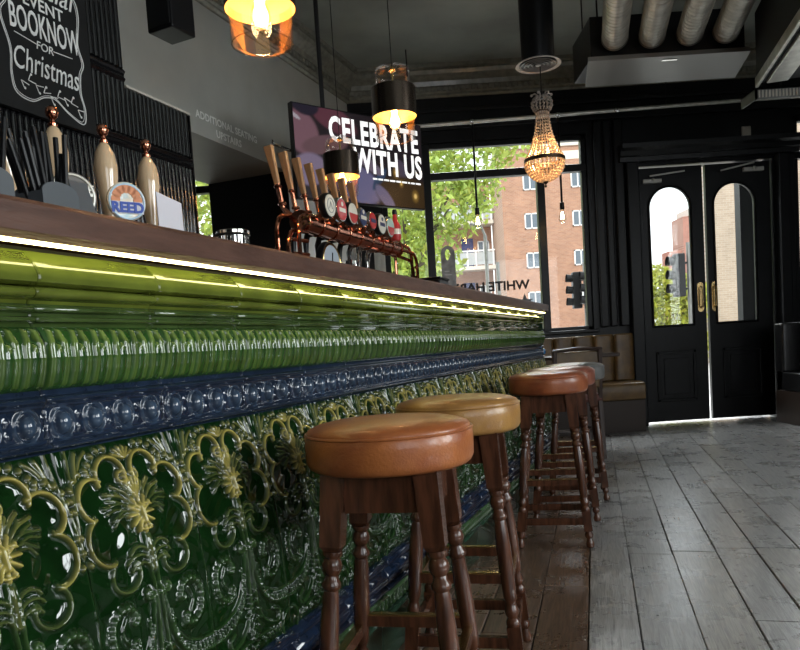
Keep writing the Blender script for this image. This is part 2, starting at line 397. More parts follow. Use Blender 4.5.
# crown moulding with dentils
def crown(name, length, start, z=3.52, spacing=.055):
    mb = MB()
    pr = [(0, 3.30), (-.02, 3.30), (-.035, 3.315), (-.03, 3.335), (-.045, 3.345), (-.05, 3.385), (-.075, 3.39), (-.085, 3.43), (-.12, 3.45), (-.16, 3.47), (-.175, 3.50), (-.165, 3.52), (-.19, 3.525), (-.19, 3.559), (0, 3.559)]
    mb.profx(pr, start, start+length)
    x = start+.02
    while x < start+length-.03: mb.box(x, x+spacing*.55, -.072, -.03, 3.348, 3.383); x += spacing
    return mb.build(name, crown_mat, smooth=True, angle=30)
c1 = crown('trim_1', 4.2, 2.72); c1.location = BP(0, LB-.001, 0); c1.rotation_euler = barrot; struct(c1)
c2 = crown('trim_2', 5.28, -.30); c2.location = (0, EY-.001, 0); struct(c2)

# end-wall trim: beam under the crown, pilasters, door surround
mb = MB()
mb.box(-.3, 4.98, EY-.06, EY-.001, 2.99, 3.06); mb.box(-.3, 4.98, EY-.035, EY-.001, 3.16, 3.20)
struct(mb.build('trim_3', black_paint, smooth=False, bevel=.006))
mb = MB()
for x0, x1, d in ((2.02, 2.10, .05), (2.12, 2.19, .03), (2.21, 2.30, .06), (2.31, 2.43, .10), (3.77, 3.88, .10), (3.89, 3.95, .05)):
    mb.box(x0, x1, EY-d, EY-.001, 0 if x0 > 2.3 else 1.0, 2.56 if x0 > 2.3 else 2.98)
struct(mb.build('trim_4', black_paint, smooth=False, bevel=.012))
mb = MB(); mb.profx([(0, 2.56), (-.10, 2.56), (-.105, 2.60), (-.125, 2.61), (-.14, 2.65), (-.19, 2.67), (-.195, 2.71), (0, 2.72)], 2.25, 3.98)
o = mb.build('trim_5', black_paint, angle=30); o.location = (0, EY-.001, 0); struct(o)
for nm, xa, xb in (('baseboard_far', 3.96, 4.98),):
    mb = MB(); mb.box(xa, xb, EY-.02, EY-.001, 0, .16); struct(mb.build(nm, black_paint, smooth=False))

# windows
def window(n, op, mull, trans, sill=True):
    x0, x1, z0, z1 = op; mb = MB()
    t = .05; ya, yb = EY+.03, EY+.10
    mb.box(x0, x0+t, ya, yb, z0, z1); mb.box(x1-t, x1, ya, yb, z0, z1); mb.box(x0, x1, ya, yb, z0, z0+.035); mb.box(x0, x1, ya, yb, z1-.05, z1)
    for xm, wd, zt in mull: mb.box(xm-wd/2, xm+wd/2, ya-.02, yb, z0, zt)
    if trans: mb.box(x0, x1, ya-.015, yb, trans-.035, trans+.035)
    o = mb.build('window_%d' % n, black_paint, smooth=False, bevel=.006); struct(o)
    g = MB(); g.box(x0+.02, x1-.02, EY+.062, EY+.067, z0+.02, z1-.02); g.build('glass_pane', window_glass, o, smooth=False)
    if sill: s = MB(); s.box(x0-.04, x1+.04, EY-.05, EY+.03, z0-.035, z0); s.build('sill', black_paint, o, smooth=False, bevel=.008)
    return o
window(1, W_M, [(.40, .075, 2.88), (1.505, .075, 2.56)], 2.565)
window(2, W_L, [(-2.5, .07, 2.88)], 2.585)
window(3, W_R, [], 2.55, False)
# right-wall windows
for i, (a, b_) in enumerate(RW):
    mb = MB()
    mb.box(5.04, 5.12, a, a+.05, .95, 2.95); mb.box(5.04, 5.12, b_-.05, b_, .95, 2.95); mb.box(5.04, 5.12, a, b_, .95, 1.0); mb.box(5.04, 5.12, a, b_, 2.9, 2.95)
    mb.box(5.04, 5.12, (a+b_)/2-.03, (a+b_)/2+.03, .95, 2.95); mb.box(5.04, 5.12, a, b_, 2.38, 2.43)
    o = mb.build('window_%d' % (4+i), black_paint, smooth=False); struct(o)
    g = MB(); g.box(5.078, 5.083, a+.02, b_-.02, .97, 2.93); g.build('glass_pane', window_glass, o, smooth=False)
# reversed shop name on the far window glass
wn = empty('window_lettering', (.965, EY+.058, 1.43), 0, 'black WHITE HART lettering on the far window, seen reversed from inside', 'lettering')
blk = pm('black_lettering', (.01, .01, .012), .5)
t = text_obj('text', 'WHITE HART', .125, blk, wn, (0, 0, 0), rot=(pi/2, 0, pi), depth=.0008, bold=.004, sx=1.03)
join_into('words', [t], blk, wn)
st = MB(); pts = []
for k in range(10):
    rr_ = .085 if k % 2 == 0 else .035; pts.append((rr_*math.sin(pi*k/5), rr_*math.cos(pi*k/5)))
st.prism(pts, 0, .001); o = st.build('window_star', pm('grey_vinyl', (.2, .22, .24), .5), smooth=False); o.location = (1.30, EY+.058, 1.30)
tag(o, 'grey star decal on the far window below the reversed lettering', 'decal')
# pale upright strip in the corner by the beer font
mb = MB(); mb.box(-.16, -.055, EY-.03, EY-.001, 0, 2.2); mb.box(-.14, -.12, EY-.045, EY-.029, 0, 2.2); mb.box(-.09, -.07, EY-.045, EY-.029, 0, 2.2)
struct(mb.build('trim_6', pm('cream_gloss_paint', (.7, .7, .64), .3), smooth=False))

# ------------------------------------------------------------------ double doors
def door(n, x0, x1, gc, hinge_left):
    """leaf with an arched glazed opening and a fielded panel below"""
    z0, z1 = .022, 2.515; hw = .205; gz0, gz1 = .97, 2.33; ya, yb = EY+.03, EY+.075
    zc = gz1-hw; arc = [(gc+hw*math.cos(a_), zc+hw*math.sin(a_)) for a_ in np.linspace(0, pi, 21)]
    mb = MB()
    mb.box(x0, gc-hw, ya, yb, z0, z1); mb.box(gc+hw, x1, ya, yb, z0, z1); mb.box(gc-hw, gc+hw, ya, yb, z0, gz0)
    top = [(x_, z_) for x_, z_ in arc]
    poly = [(gc+hw, z1), (gc-hw, z1)]+top[::-1]
    for i in range(20):
        (xa, za), (xb, zb) = top[i], top[i+1]; mb.prism([(xb, zb), (xa, za), (xa, z1), (xb, z1)], ya, yb)
    o = mb.build('door_%d' % n, black_paint, smooth=False); struct(o)
    f = MB(); f.tube([(gc-hw+.004, ya-.002, gz0)]+[(x_*1.0, ya-.002, z_) for x_, z_ in arc[::-1]]+[(gc+hw-.004, ya-.002, gz0)], .013, 6); f.tube([(gc-hw, ya-.002, gz0), (gc+hw, ya-.002, gz0)], .013, 6)
    f.build('glazing_bead', black_paint, o)
    g = MB(); g.prism([(gc-hw, gz0), (gc+hw, gz0)]+arc, ya+.02, ya+.026); g.build('glass_pane', window_glass, o, smooth=False)
    q = MB()
    pa, pb, pc, pd = x0+.12, x1-.12, .22, .72
    for (xa, xb, za, zb) in ((pa, pb, pc, pc+.03), (pa, pb, pd-.03, pd), (pa, pa+.03, pc, pd), (pb-.03, pb, pc, pd)): q.box(xa, xb, ya-.014, ya, za, zb)
    q.box(pa+.07, pb-.07, ya-.010, ya, pc+.07, pd-.07)
    q.build('door_panel', black_paint, o, smooth=False, bevel=.006)
    # brass pull with its back plate
    hx = x1-.055 if hinge_left else x0+.055
    h = MB(); h.tube([(hx-.027, ya-.006, 1.10), (hx-.027, ya-.006, 1.36)], .004, 6)
    h = MB(); pl = []
    for k in range(24):
        a_ = 2*pi*k/24; pl.append((hx+.030*math.cos(a_), 1.235+.030*math.sin(a_)+(.115 if math.sin(a_) > 0 else -.115)))
    h.prism(pl, ya-.006, ya); h.build('door_plate', brass, o, smooth=False)
    h = MB(); h.tube([(hx, ya-.006, 1.13), (hx, ya-.045, 1.145), (hx, ya-.05, 1.20), (hx, ya-.05, 1.27), (hx, ya-.045, 1.325), (hx, ya-.006, 1.34)], .008, 8); h.build('door_handle', brass, o)
    return o
d1 = door(1, 2.452, 3.085, 2.755, True); d2 = door(2, 3.115, 3.748, 3.388, False)
def closer(name, x0, x1, z, zarm, xa0, xa1, side):
    e = empty(name, ((x0+x1)/2, EY+.03, z), 0, 'silver overhead door closer at the top of the %s door' % side, 'door closer')
    b = MB(); w_ = (x1-x0)/2; b.box(-w_, w_, -.035, 0, -.02, .02); b.build('closer_body', pm('silver_paint', (.55, .54, .50), .4, .3), e, smooth=False, bevel=.006)
    b = MB(); b.obox((xa0-(x0+x1)/2, -.045, zarm[0]-z), (xa1-(x0+x1)/2, -.045, zarm[1]-z), .014, .008); b.obox((0, -.05, .02), (0, -.035, -.005), .02, .02)
    b.build('closer_arm', MATS['silver_paint'], e, smooth=False)
closer('door_closer', 2.50, 2.68, 2.385, (2.43, 2.46), 2.56, 2.90, 'left-hand'); closer('door_closer', 3.48, 3.68, 2.44, (2.44, 2.50), 3.25, 3.58, 'right-hand')
sw = MB(); sw.box(-.045, .045, -.02, 0, -.045, .045); o = sw.build('wall_switch', white_trim, smooth=False, bevel=.006); o.location = (3.51, EY-.001, 2.80)
tag(o, 'small square white plate on the black wall above the door cornice', 'switch')
# ------------------------------------------------------------------ outside
mb = MB(); mb.box(-60, 80, EY+.19, 120, -.12, -.03); struct(mb.build('ground', pm('pale_paving', (.50, .49, .47), .8, noise=(.8, .15)), smooth=False))
def brick_mat(name, c1, c2, mortar, scale, axis='y'):
    m = bpy.data.materials.new(name); m.use_nodes = True; N = m.node_tree.nodes; L = m.node_tree.links; b = N['Principled BSDF']; b.inputs['Roughness'].default_value = .9
    tc = N.new('ShaderNodeTexCoord'); sp = N.new('ShaderNodeSeparateXYZ'); L.new(tc.outputs['Object'], sp.inputs[0]); cb = N.new('ShaderNodeCombineXYZ')
    L.new(sp.outputs['X'], cb.inputs[0]); L.new(sp.outputs['Z'], cb.inputs[1])
    br = N.new('ShaderNodeTexBrick'); br.inputs['Color1'].default_value = (*c1, 1); br.inputs['Color2'].default_value = (*c2, 1); br.inputs['Mortar'].default_value = (*mortar, 1)
    br.inputs['Scale'].default_value = scale; br.inputs['Mortar Size'].default_value = .015; br.inputs['Brick Width'].default_value = .55; br.inputs['Row Height'].default_value = .19
    L.new(cb.outputs[0], br.inputs['Vector'])
    n = N.new('ShaderNodeTexNoise'); n.inputs['Scale'].default_value = 1.3; n.inputs['Detail'].default_value = 5; L.new(tc.outputs['Object'], n.inputs[0])
    mr = N.new('ShaderNodeMapRange'); mr.inputs['To Min'].default_value = .75; mr.inputs['To Max'].default_value = 1.25; L.new(n.outputs['Fac'], mr.inputs[0])
    vm = N.new('ShaderNodeVectorMath'); vm.operation = 'SCALE'; L.new(br.outputs[0], vm.inputs[0]); L.new(mr.outputs[0], vm.inputs['Scale']); L.new(vm.outputs[0], b.inputs['Base Color'])
    return m
brick = brick_mat('orange_brown_brick', (.40, .21, .13), (.31, .155, .10), (.42, .33, .26), 2.4)
brick_b = brick_mat('buff_brick', (.42, .33, .25), (.35, .27, .20), (.45, .40, .34), 3.2)
brick_r = brick_mat('red_brick', (.38, .16, .12), (.30, .13, .10), (.4, .3, .25), 3)
upvc = pm('white_window_frame', (.8, .8, .8), .4); dglass = pm('dark_house_glass', (.10, .13, .16), .1, coat=.5)
def house_window(par, x, z, wd, ht, y=0):
    f = MB(); t = .07
    for q in ((x-wd/2, x+wd/2, z-ht/2, z-ht/2+t), (x-wd/2, x+wd/2, z+ht/2-t, z+ht/2), (x-wd/2, x-wd/2+t, z-ht/2, z+ht/2), (x+wd/2-t, x+wd/2, z-ht/2, z+ht/2), (x-t/2, x+t/2, z-ht/2, z+ht/2)):
        f.box(q[0], q[1], y-.06, y, q[2], q[3])
    fo = f.build('window', upvc, par, smooth=False)
    g = MB(); g.box(x-wd/2+.03, x+wd/2-.03, y-.03, y-.001, z-ht/2+.03, z+ht/2-.03); g.build('pane', dglass, fo, smooth=False)
A = empty('apartment_building', (7.05, 45, -.03), 0, 'brown brick apartment block with white windows across the street', 'building')
mb = MB(); mb.box(0, 6.0, 0, 5, 0, 12.7); mb.build('brick_wall', brick, A, smooth=False)
mb = MB(); mb.box(-.1, 6.1, -.1, 5.1, 12.7, 13.0); mb.build('roof_edge', white_trim, A, smooth=False)
for x_ in (1.75, 4.7):
    for z_ in (1.2, 3.5, 5.9, 8.3, 10.65): house_window(A, x_, z_, .85, .95)
mb = MB(); mb.box(3.4, 6.0, -.02, 0, 11.9, 12.4); mb.build('render_band', white_trim, A, smooth=False)
Bw = empty('balcony_block', (2.2, 48, -.03), 0, 'brick flats with white railed balconies partly behind the tree', 'building')
mb = MB(); mb.box(0, 4.8, 2.1, 7, 0, 12.0); mb.build('brick_wall', brick, Bw, smooth=False)
for z_ in (3.2, 6.2, 9.2):
    q = MB(); q.box(0, 4.8, .8, 2.1, z_-.25, z_); sl = q.build('balcony', white_trim, Bw, smooth=False)
    q = MB(); q.box(0, 4.8, .8, .88, z_+.95, z_+1.05)
    for k in range(9): q.box(.0+k*.58, .08+k*.58, .8, .88, z_, z_+.96)
    q.build('railing', upvc, sl, smooth=False)
    q = MB(); q.box(.02, 4.78, .85, .87, z_+.08, z_+.9); q.build('railing_panel', pm('pale_panel', (.42, .45, .46), .4), sl, smooth=False)
    house_window(Bw, 4.2, z_+1.3, .8, 1.0, 2.1)
    q = MB(); q.box(2.7, 3.5, 2.05, 2.1, z_, z_+2.0); q.build('door', pm('dark_blue_paint', (.03, .04, .14), .4), Bw, smooth=False)
D = empty('buff_brick_building', (8.75, 20, -.03), 0, 'tall buff brick side wall seen through the right-hand door', 'building')
mb = MB(); mb.box(0, 3.2, 0, .9, 0, 6.8); mb.build('brick_wall', brick_b, D, smooth=False)
mb = MB(); mb.box(-.1, 3.3, -.1, 1.0, 6.8, 6.95); mb.build('coping', white_trim, D, smooth=False)
mb = MB(); mb.box(.1, .7, -.5, 0, 0, .75); mb.build('lean_to', upvc, D, smooth=False)
E_ = empty('red_brick_house', (16.1, 40, -.03), 0, 'distant red brick house with parapet seen through the left-hand door', 'building')
mb = MB(); mb.box(.0, 5, 0, 1.6, 0, 7.2); mb.build('brick_wall', brick_r, E_, smooth=False)
mb = MB(); mb.box(.3, 5, -.3, 1.6, 7.2, 7.6); mb.box(1.6, 4, .5, 2, 7.6, 9.2); mb.build('parapet', pm('pale_stone', (.6, .55, .5), .7), E_, smooth=False)
mb = MB(); mb.box(-.7, .0, .2, 1.4, 0, 5.4); mb.build('side_wing', brick_r, E_, smooth=False)

mb = MB(); mb.box(0, .2, 0, .12, 0, 3.2); mb.box(-.02, .22, -.02, .14, 0, .25); o = mb.build('porch_pillar', black_matt, smooth=False); o.location = (3.685, 7.65, -.03)
tag(o, 'dark porch pillar outside, filling the right side of the right-hand door glass', 'pillar')
leafm = bpy.data.materials.new('leaves'); leafm.use_nodes = True; N = leafm.node_tree.nodes; L = leafm.node_tree.links; b = N['Principled BSDF']
a = N.new('ShaderNodeVertexColor'); a.layer_name = 'leaf'; L.new(a.outputs[0], b.inputs['Base Color']); b.inputs['Roughness'].default_value = .6
tr = N.new('ShaderNodeBsdfTranslucent'); L.new(a.outputs[0], tr.inputs[0]); mx = N.new('ShaderNodeMixShader'); mx.inputs[0].default_value = .45
L.new(b.outputs[0], mx.inputs[1]); L.new(tr.outputs[0], mx.inputs[2]); L.new(mx.outputs[0], N['Material Output'].inputs[0])
bark = pm('bark', (.10, .08, .06), .9, noise=(8, .3))
def tree(loc, clusters, nleaf, size, label, trunk_h, base=(.36, .48, .14), name='street_tree', tr_=.12):
    e = empty(name, loc, 0, label, 'tree', None)
    P = []; Q = []; col = []; n = 0
    for (cx, cyy, cz, rx, ry, rz) in clusters:
        k = int(nleaf*rx*rz/len(clusters)*2)
        d = rng.normal(size=(k, 3)); d /= np.linalg.norm(d, axis=1)[:, None]; rad = rng.uniform(.35, 1.05, (k, 1))**.6
        c = d*rad*np.array([rx, ry, rz])+np.array([cx, cyy, cz])
        a1 = rng.normal(size=(k, 3)); a1 /= np.linalg.norm(a1, axis=1)[:, None]; a2 = rng.normal(size=(k, 3)); a2 -= (a2*a1).sum(1)[:, None]*a1; a2 /= np.linalg.norm(a2, axis=1)[:, None]
        s_ = size*rng.uniform(.6, 1.3, (k, 1))
        v = np.stack([c-a1*s_, c+a2*s_*.45, c+a1*s_, c-a2*s_*.45], 1).reshape(-1, 3); P.append(v)
        Q.append(np.arange(k*4).reshape(k, 4)+n); n += k*4
        t = rng.uniform(.55, 1.45, (k, 1)); yl = rng.uniform(0, 1, (k, 1))
        cc = np.array(base)*t + yl*np.array([.14, .08, -.03]); col.append(np.repeat(cc, 4, 0))
    raw_obj('crown', np.concatenate(P), np.concatenate(Q), leafm, e, np.clip(np.concatenate(col), .01, 1), 'leaf', smooth=False)
    tk = MB(); tk.tube([(0, 0, 0), (.05, 0, trunk_h*.5), (0, .05, trunk_h)], [tr_, tr_*.8, tr_*.6], 10)
    for (cx, cyy, cz, rx, ry, rz) in clusters[:5]: tk.tube([(0, .05, trunk_h*.85), (cx*.5, cyy*.5, (cz+trunk_h)/2), (cx, cyy, cz)], [tr_*.5, tr_*.35, tr_*.15], 6)
    tk.build('trunk', bark, e)
tree((.3, 14, -.03), [(0, 0, 4.0, 1.3, 1.2, 1.1), (.9, 0, 3.6, .8, .8, .7), (1.3, .2, 4.5, 1.0, .9, .7), (-1, 0, 3.4, 1.1, 1, 1.2), (.4, 0, 2.6, .75, .8, .6), (-.5, 0, 2.2, .9, .8, .7), (.1, 0, 5.0, 1.6, 1.2, .8), (-.2, 0, 1.5, .6, .6, .5), (1.9, 0, 4.9, .9, .8, .5), (1.5, 0, 3.9, .5, .6, .4)], 5200, .085, 'large leafy green tree outside the main far window', 2.4)
tree((-3.2, 13, -.03), [(0, 0, 3.2, 1.6, 1.2, 1.3), (-.8, 0, 2.2, 1.2, 1, .9), (.7, 0, 2.2, 1.1, 1, .9), (.2, 0, 1.5, 1, .9, .8)], 3600, .09, 'leafy tree outside the small window behind the dark opening', 1.8)
tree((-.6, 18, -.03), [(0, 0, 3.2, 1.8, 1.2, 1.8), (.9, 0, 1.6, 1.3, 1, 1.2), (-.9, 0, 1.6, 1.3, 1, 1.2)], 3600, .10, 'paler tree farther back, behind the large window tree', 2)
tree((7.6, 19.5, -.03), [(0, 0, 1.5, .75, .8, .75), (-.45, 0, 2.2, .45, .5, .55), (.35, 0, 1.9, .5, .5, .6), (0, 0, .6, .9, .8, .6)], 8000, .08, 'yellow-green bushy tree seen through the left-hand door glass', 1.2, base=(.36, .42, .09))
def traffic_light(loc, label, rz=0, sc_=1):
    e = empty('traffic_light', loc, rz, label, 'traffic light')
    b = MB(); b.tube([(0, 0, 0), (0, 0, 3.0)], .05, 10); b.build('pole', galv_dull, e)
    b = MB(); b.box(-.36, -.12, -.12, .12, 1.75, 2.75); b.box(-.12, -.04, -.03, .03, 1.9, 1.96); b.box(-.12, -.04, -.03, .03, 2.5, 2.56); hd = b.build('signal_head', plastic_black, e, smooth=False, bevel=.03)
    for k in range(3):
        q = MB(); z_ = 2.58-k*.32; q.tube([(-.36, 0, z_), (-.52, 0, z_+.02)], [.10, .11], 12, cap=False); q.build('visor', plastic_black, hd)
traffic_light((5.30, 20, -.03), 'black traffic light outside the far window near its right edge'); traffic_light((5.52, 19.4, -.03), 'second black traffic light, half hidden by the frame at the far window right edge'); traffic_light((6.95, 17, -.03), 'black traffic light seen through the left-hand door glass')
for x_, y_, h_, lb_ in ((2.62, 20, 3.9, 'taller grey lamp post beyond the far window, left of the pair'), (2.98, 20.4, 3.2, 'shorter grey post beyond the far window, right of the pair')):
    b = MB(); b.tube([(0, 0, 0), (0, 0, h_)], .05, 8); b.lathe([(.07, 0), (.07, .3), (.05, .35)], 10)
    if h_ > 3.5: b.tube([(0, 0, h_), (-.1, 0, h_+.25), (-.4, 0, h_+.35)], .035, 8)
    o = b.build('lamp_post', galv_dull); o.location = (x_, y_, -.03); tag(o, lb_, 'lamp post')

# ------------------------------------------------------------------ the bar
PT = .2625; S0 = 1.15-5*PT; NP = 21; S1 = S0+PT*NP   # tile pitch, first seam, last seam
bar = empty('bar_counter', BO, TH, 'long bar with green and navy relief tiles under a brown wooden counter', 'bar')
mb = MB(); mb.box(S0, S1, .03, .55, 0, 1.099); mb.build('bar_carcass', black_matt, bar, smooth=False)
mb = MB()
pr = [(-.024, 1.106), (-.030, 1.110), (-.031, 1.130), (-.031, 1.149), (-.026, 1.156), (-.016, 1.158), (.62, 1.158), (.62, 1.101), (-.018, 1.101)]
mb.profx(pr, S0-.05, S1+.10); mb.build('countertop', counter_mat, bar, angle=30)
mb = MB(); mb.box(S0, S1+.04, -.016, -.010, 1.0955, 1.1005); mb.build('led_strip', led, bar, smooth=False)

def sweep_tiles(name, prof, mat, seam=True):
    """moulding profile (y,z) repeated in tiles with fine joints"""
    mb = MB(); pr = [(.026, prof[0][1])]+list(prof)+[(.026, prof[-1][1])]
    for k in range(NP):
        a = S0+k*PT; j = .0011
        q0 = [(y+.003, z) for y, z in pr]
        xs = [(a+j*.5, .0025), (a+.003, 0), (a+PT-.003, 0), (a+PT-j*.5, .0025)]
        v = []
        for x_, off in xs: v += [(x_, y+off, z) for y, z in pr]
        n = len(pr); f = []
        for i in range(3): f += [(i*n+t, (i+1)*n+t, (i+1)*n+t+1, i*n+t+1) for t in range(n-1)]
        f += [tuple(range(n)), tuple(range(4*n-1, 3*n-1, -1))]
        mb.add(v, f)
        jit = random.uniform(-.0006, .0006)
        mb.v[-1][:, 1] += jit
    return mb.build(name, mat, bar, angle=40)
def arcp(cy_, cz_, r, a0, a1, n=7, ry=1):
    return [(cy_-r*ry*math.cos(math.radians(t)), cz_+r*math.sin(math.radians(t))) for t in np.linspace(a0, a1, n)]
# y negative = outwards. top ovolo lit by the strip, then torus and beads in the recess
p_top = [(.016, 1.091)]+[(.013, 1.086), (.004, 1.078), (-.002, 1.068), (-.0075, 1.058), (-.010, 1.050), (-.008, 1.043), (.003, 1.039)]+[(.012, 1.0385)]+arcp(.010, 1.029, .0088, 75, -75, 8, 1.5)+[(.016, 1.018)]+[(.019, 1.013)]
sweep_tiles('lime_moulding', p_top[::-1], glaze_lime)
p_mid = [(.019, 1.0125), (.017, 1.009)]+arcp(.010, 1.0045, .0045, 70, -70, 6, 1.4)+[(.017, .999), (.018, .994)]+arcp(.008, .989, .0045, 70, -70, 6, 1.3)+[(.016, .983), (.014, .978)]
sweep_tiles('twin_bead_moulding', p_mid[::-1], pm('dark_olive_glaze', (.05, .085, .022), .09, coat=1, noise=(12, .3), bump=(20, .12)))

# grooved band: a height field of leaf-like lobes, six to a tile
def band_profile(z, zs, bs): return np.interp(z, zs, bs)
def relief(ns, nz, z0, z1, fn, seam=.0012):
    s = np.linspace(seam*.5, PT-seam*.5, ns); z = np.linspace(z0, z1, nz); SS, ZZ = np.meshgrid(s, z, indexing='ij')
    h, col, basey = fn(SS, ZZ)
    e = np.minimum(SS-seam*.5, PT-seam*.5-SS); h = h-np.clip(.003-e, 0, .003)*1.0
    V = np.stack([SS, basey-h, ZZ], -1).reshape(-1, 3); return V, col.reshape(-1, 3)
def repeat_relief(name, ns, nz, z0, z1, fn, mat):
    V, c = relief(ns, nz, z0, z1, fn); Vs = []; Qs = []; Cs = []
    i, j = np.meshgrid(np.arange(ns-1), np.arange(nz-1), indexing='ij'); a = (i*nz+j).ravel(); q = np.stack([a, a+nz, a+nz+1, a+1], 1)
    for k in range(NP):
        W = V.copy(); W[:, 0] += S0+k*PT; W[:, 1] += random.uniform(-.0006, .0006); Vs.append(W); Qs.append(q+k*len(V)); Cs.append(c*random.uniform(.85, 1.15))
    return raw_obj(name, np.concatenate(Vs), np.concatenate(Qs), mat, bar, np.concatenate(Cs))
def smooth(x, a, b): t = np.clip((x-a)/(b-a), 0, 1); return t*t*(3-2*t)
def f_lobe(S, Z):
    n = 6; u = (S/PT*n) % 1.0; t = (Z-.884)/(.977-.884)
    y = np.interp(Z, [.884, .888, .91, .93, .955, .971, .977], [.006, .002, -.007, -.011, -.0095, -.0016, .004])
    x = u-.5
    broad = np.sqrt(np.clip(1-(x/.19)**2, 0, 1))*.0042*smooth(t, .0, .12)*(1-smooth(t, .60, .72))
    side = np.zeros_like(S)
    for c in (-.36, -.235, .235, .36):
        cc = c*(1-.35*smooth(t, .62, .95)); side = np.maximum(side, np.sqrt(np.clip(1-((x-cc)/.072)**2, 0, 1))*.0040)
    side = side*smooth(t, 0, .08)*(1-smooth(t, .93, 1))
    hole = -np.exp(-((x/.12)**2+((t-.83)/.09)**2)**2)*.006
    bud = np.sqrt(np.clip(1-(x/.10)**2-((t-.66)/.07)**2, 0, 1))*.0055
    h = np.maximum(np.maximum(broad, side), bud)+hole
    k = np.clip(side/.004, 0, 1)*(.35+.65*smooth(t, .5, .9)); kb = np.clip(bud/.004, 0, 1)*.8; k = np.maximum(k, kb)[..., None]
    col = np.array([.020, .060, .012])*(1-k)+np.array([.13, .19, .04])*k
    return h, col, y
repeat_relief('grooved_band', 150, 34, .884, .977, f_lobe, band_glaze)
def f_bead(S, Z):
    y = np.full_like(S, .008); n = 4; u = ((S/PT*n) % 1.0-.5)*PT/n; v = Z-.832
    rb = (u/.0150)**2+(v/.0185)**2; bead = np.sqrt(np.clip(1-rb, 0, 1))*.0135
    rr_ = np.sqrt((u/.0215)**2+(v/.0235)**2); ring = np.exp(-((rr_-1)/.10)**2)*.0048
    tiny = np.exp(-(((np.abs(u)-.0328)/.005)**2+((np.abs(v)-.010)/.006)**2))*.003
    up = np.sqrt(np.clip(1-((Z-.8685)/.0065)**2, 0, 1))*.012+np.sqrt(np.clip(1-((Z-.8595)/.0035)**2, 0, 1))*.006
    lo = np.sqrt(np.clip(1-((Z-.7985)/.0065)**2, 0, 1))*.016+np.sqrt(np.clip(1-((Z-.8075)/.0025)**2, 0, 1))*.007
    h = np.maximum(np.maximum(bead, ring), np.maximum(tiny, np.maximum(up, lo)))
    col = np.array([.013, .022, .042])+0*S[..., None]; k = (np.exp(-((rr_-1)/.13)**2)*.5+np.clip(bead/.0135, 0, 1)*.75)[..., None]; col = col*(1-k)+np.array([.045, .075, .12])*k
    return h, col, y
navy_band = pm('navy_band_glaze', (.024, .05, .12), .10, coat=1, spec=.12, noise=(40, .3), bump=(30, .03), attr='glaze')
repeat_relief('navy_bead_band', 132, 60, .788, .8835, f_bead, navy_band)

# relief panel
PZ0, PZ1 = .318, .789
def cr(pts, n=10):
    """Catmull-Rom through points"""
    P = [np.array(p, float) for p in pts]; P = [2*P[0]-P[1]]+P+[2*P[-1]-P[-2]]; out = []
    for i in range(1, len(P)-2):
        for t in np.linspace(0, 1, n, endpoint=False):
            out.append(.5*((2*P[i])+(-P[i-1]+P[i+1])*t+(2*P[i-1]-5*P[i]+4*P[i+1]-P[i+2])*t*t+(-P[i-1]+3*P[i]-3*P[i+1]+P[i+2])*t**3))
    out.append(P[-2]); return np.array(out)
def arc(cx, cy_, rx, ry, a0, a1, n=16): t = np.radians(np.linspace(a0, a1, n)); return np.stack([cx+rx*np.cos(t), cy_+ry*np.sin(t)], 1)
def spiral(cx, cy_, r, a0, turns, n=22):
    t = np.linspace(0, 1, n); a = np.radians(a0)+turns*2*pi*t; return np.stack([cx+r*(1-.8*t)*np.cos(a), cy_+r*(1-.8*t)*np.sin(a)], 1)
CUR = []   # (points, radius, height, yellow weight, pale weight)
def K(p, r=.016, h=.0055, yl=0, pa=0, mir=True):
    p = np.asarray(p); r = r*.74; CUR.append((p, r, h, yl, pa))
    if mir: CUR.append((p*np.array([-1, 1]), r, h, yl, pa))
K(arc(.145, -.185, .115, .115, 215, -25, 18), .017, .0075, 1, .5)
K(spiral(.055, -.215, .045, 150, -1.1), .013, .006, .9, .4)
K(arc(.315, -.305, .125, .125, 128, -60, 18), .018, .0075, .9, .5)
K(arc(.305, -.55, .145, .145, 72, -95, 18), .018, .0072, .7, .6)
K(arc(.225, -.775, .115, .105, 62, -185, 20), .017, .0068, .25, .8)
K(spiral(.125, -.755, .035, 180, -1.1), .012, .006, .2, .8)
for cx, cy_, r_2, a0, a1, m in ((.145, -.185, .165, 95, 10, 5), (.315, -.305, .175, 110, -10, 7), (.305, -.55, .19, 20, -30, 3)):
    for t in np.linspace(a0, a1, m):
        q = (cx+r_2*math.cos(math.radians(t)), cy_+r_2*math.sin(math.radians(t))); K([q, (q[0]+.008, q[1]+.006)], .024, .006, .55, .5)
# acanthus fan from the mask to the lobes
for a_, l_, c_ in ((78, .17, -.02), (58, .21, -.02), (38, .24, .03), (18, .24, .04), (-4, .20, .05)):
    t = math.radians(a_); q0 = (.03, -.42); q1 = (.03+l_*.55*math.cos(t+.15), -.42+l_*.55*math.sin(t+.15)); q2 = (.03+l_*math.cos(t-.1), -.42+l_*math.sin(t-.1))
    K(cr([q0, q1, q2]), .014, .0065, .42 if a_ > 20 else .2, .5)
    K(cr([(q0[0]+.02, q0[1]-.02), (q1[0]+.025, q1[1]-.03), (q2[0]-.01, q2[1]-.035)]), .009, .005, .3, .5)
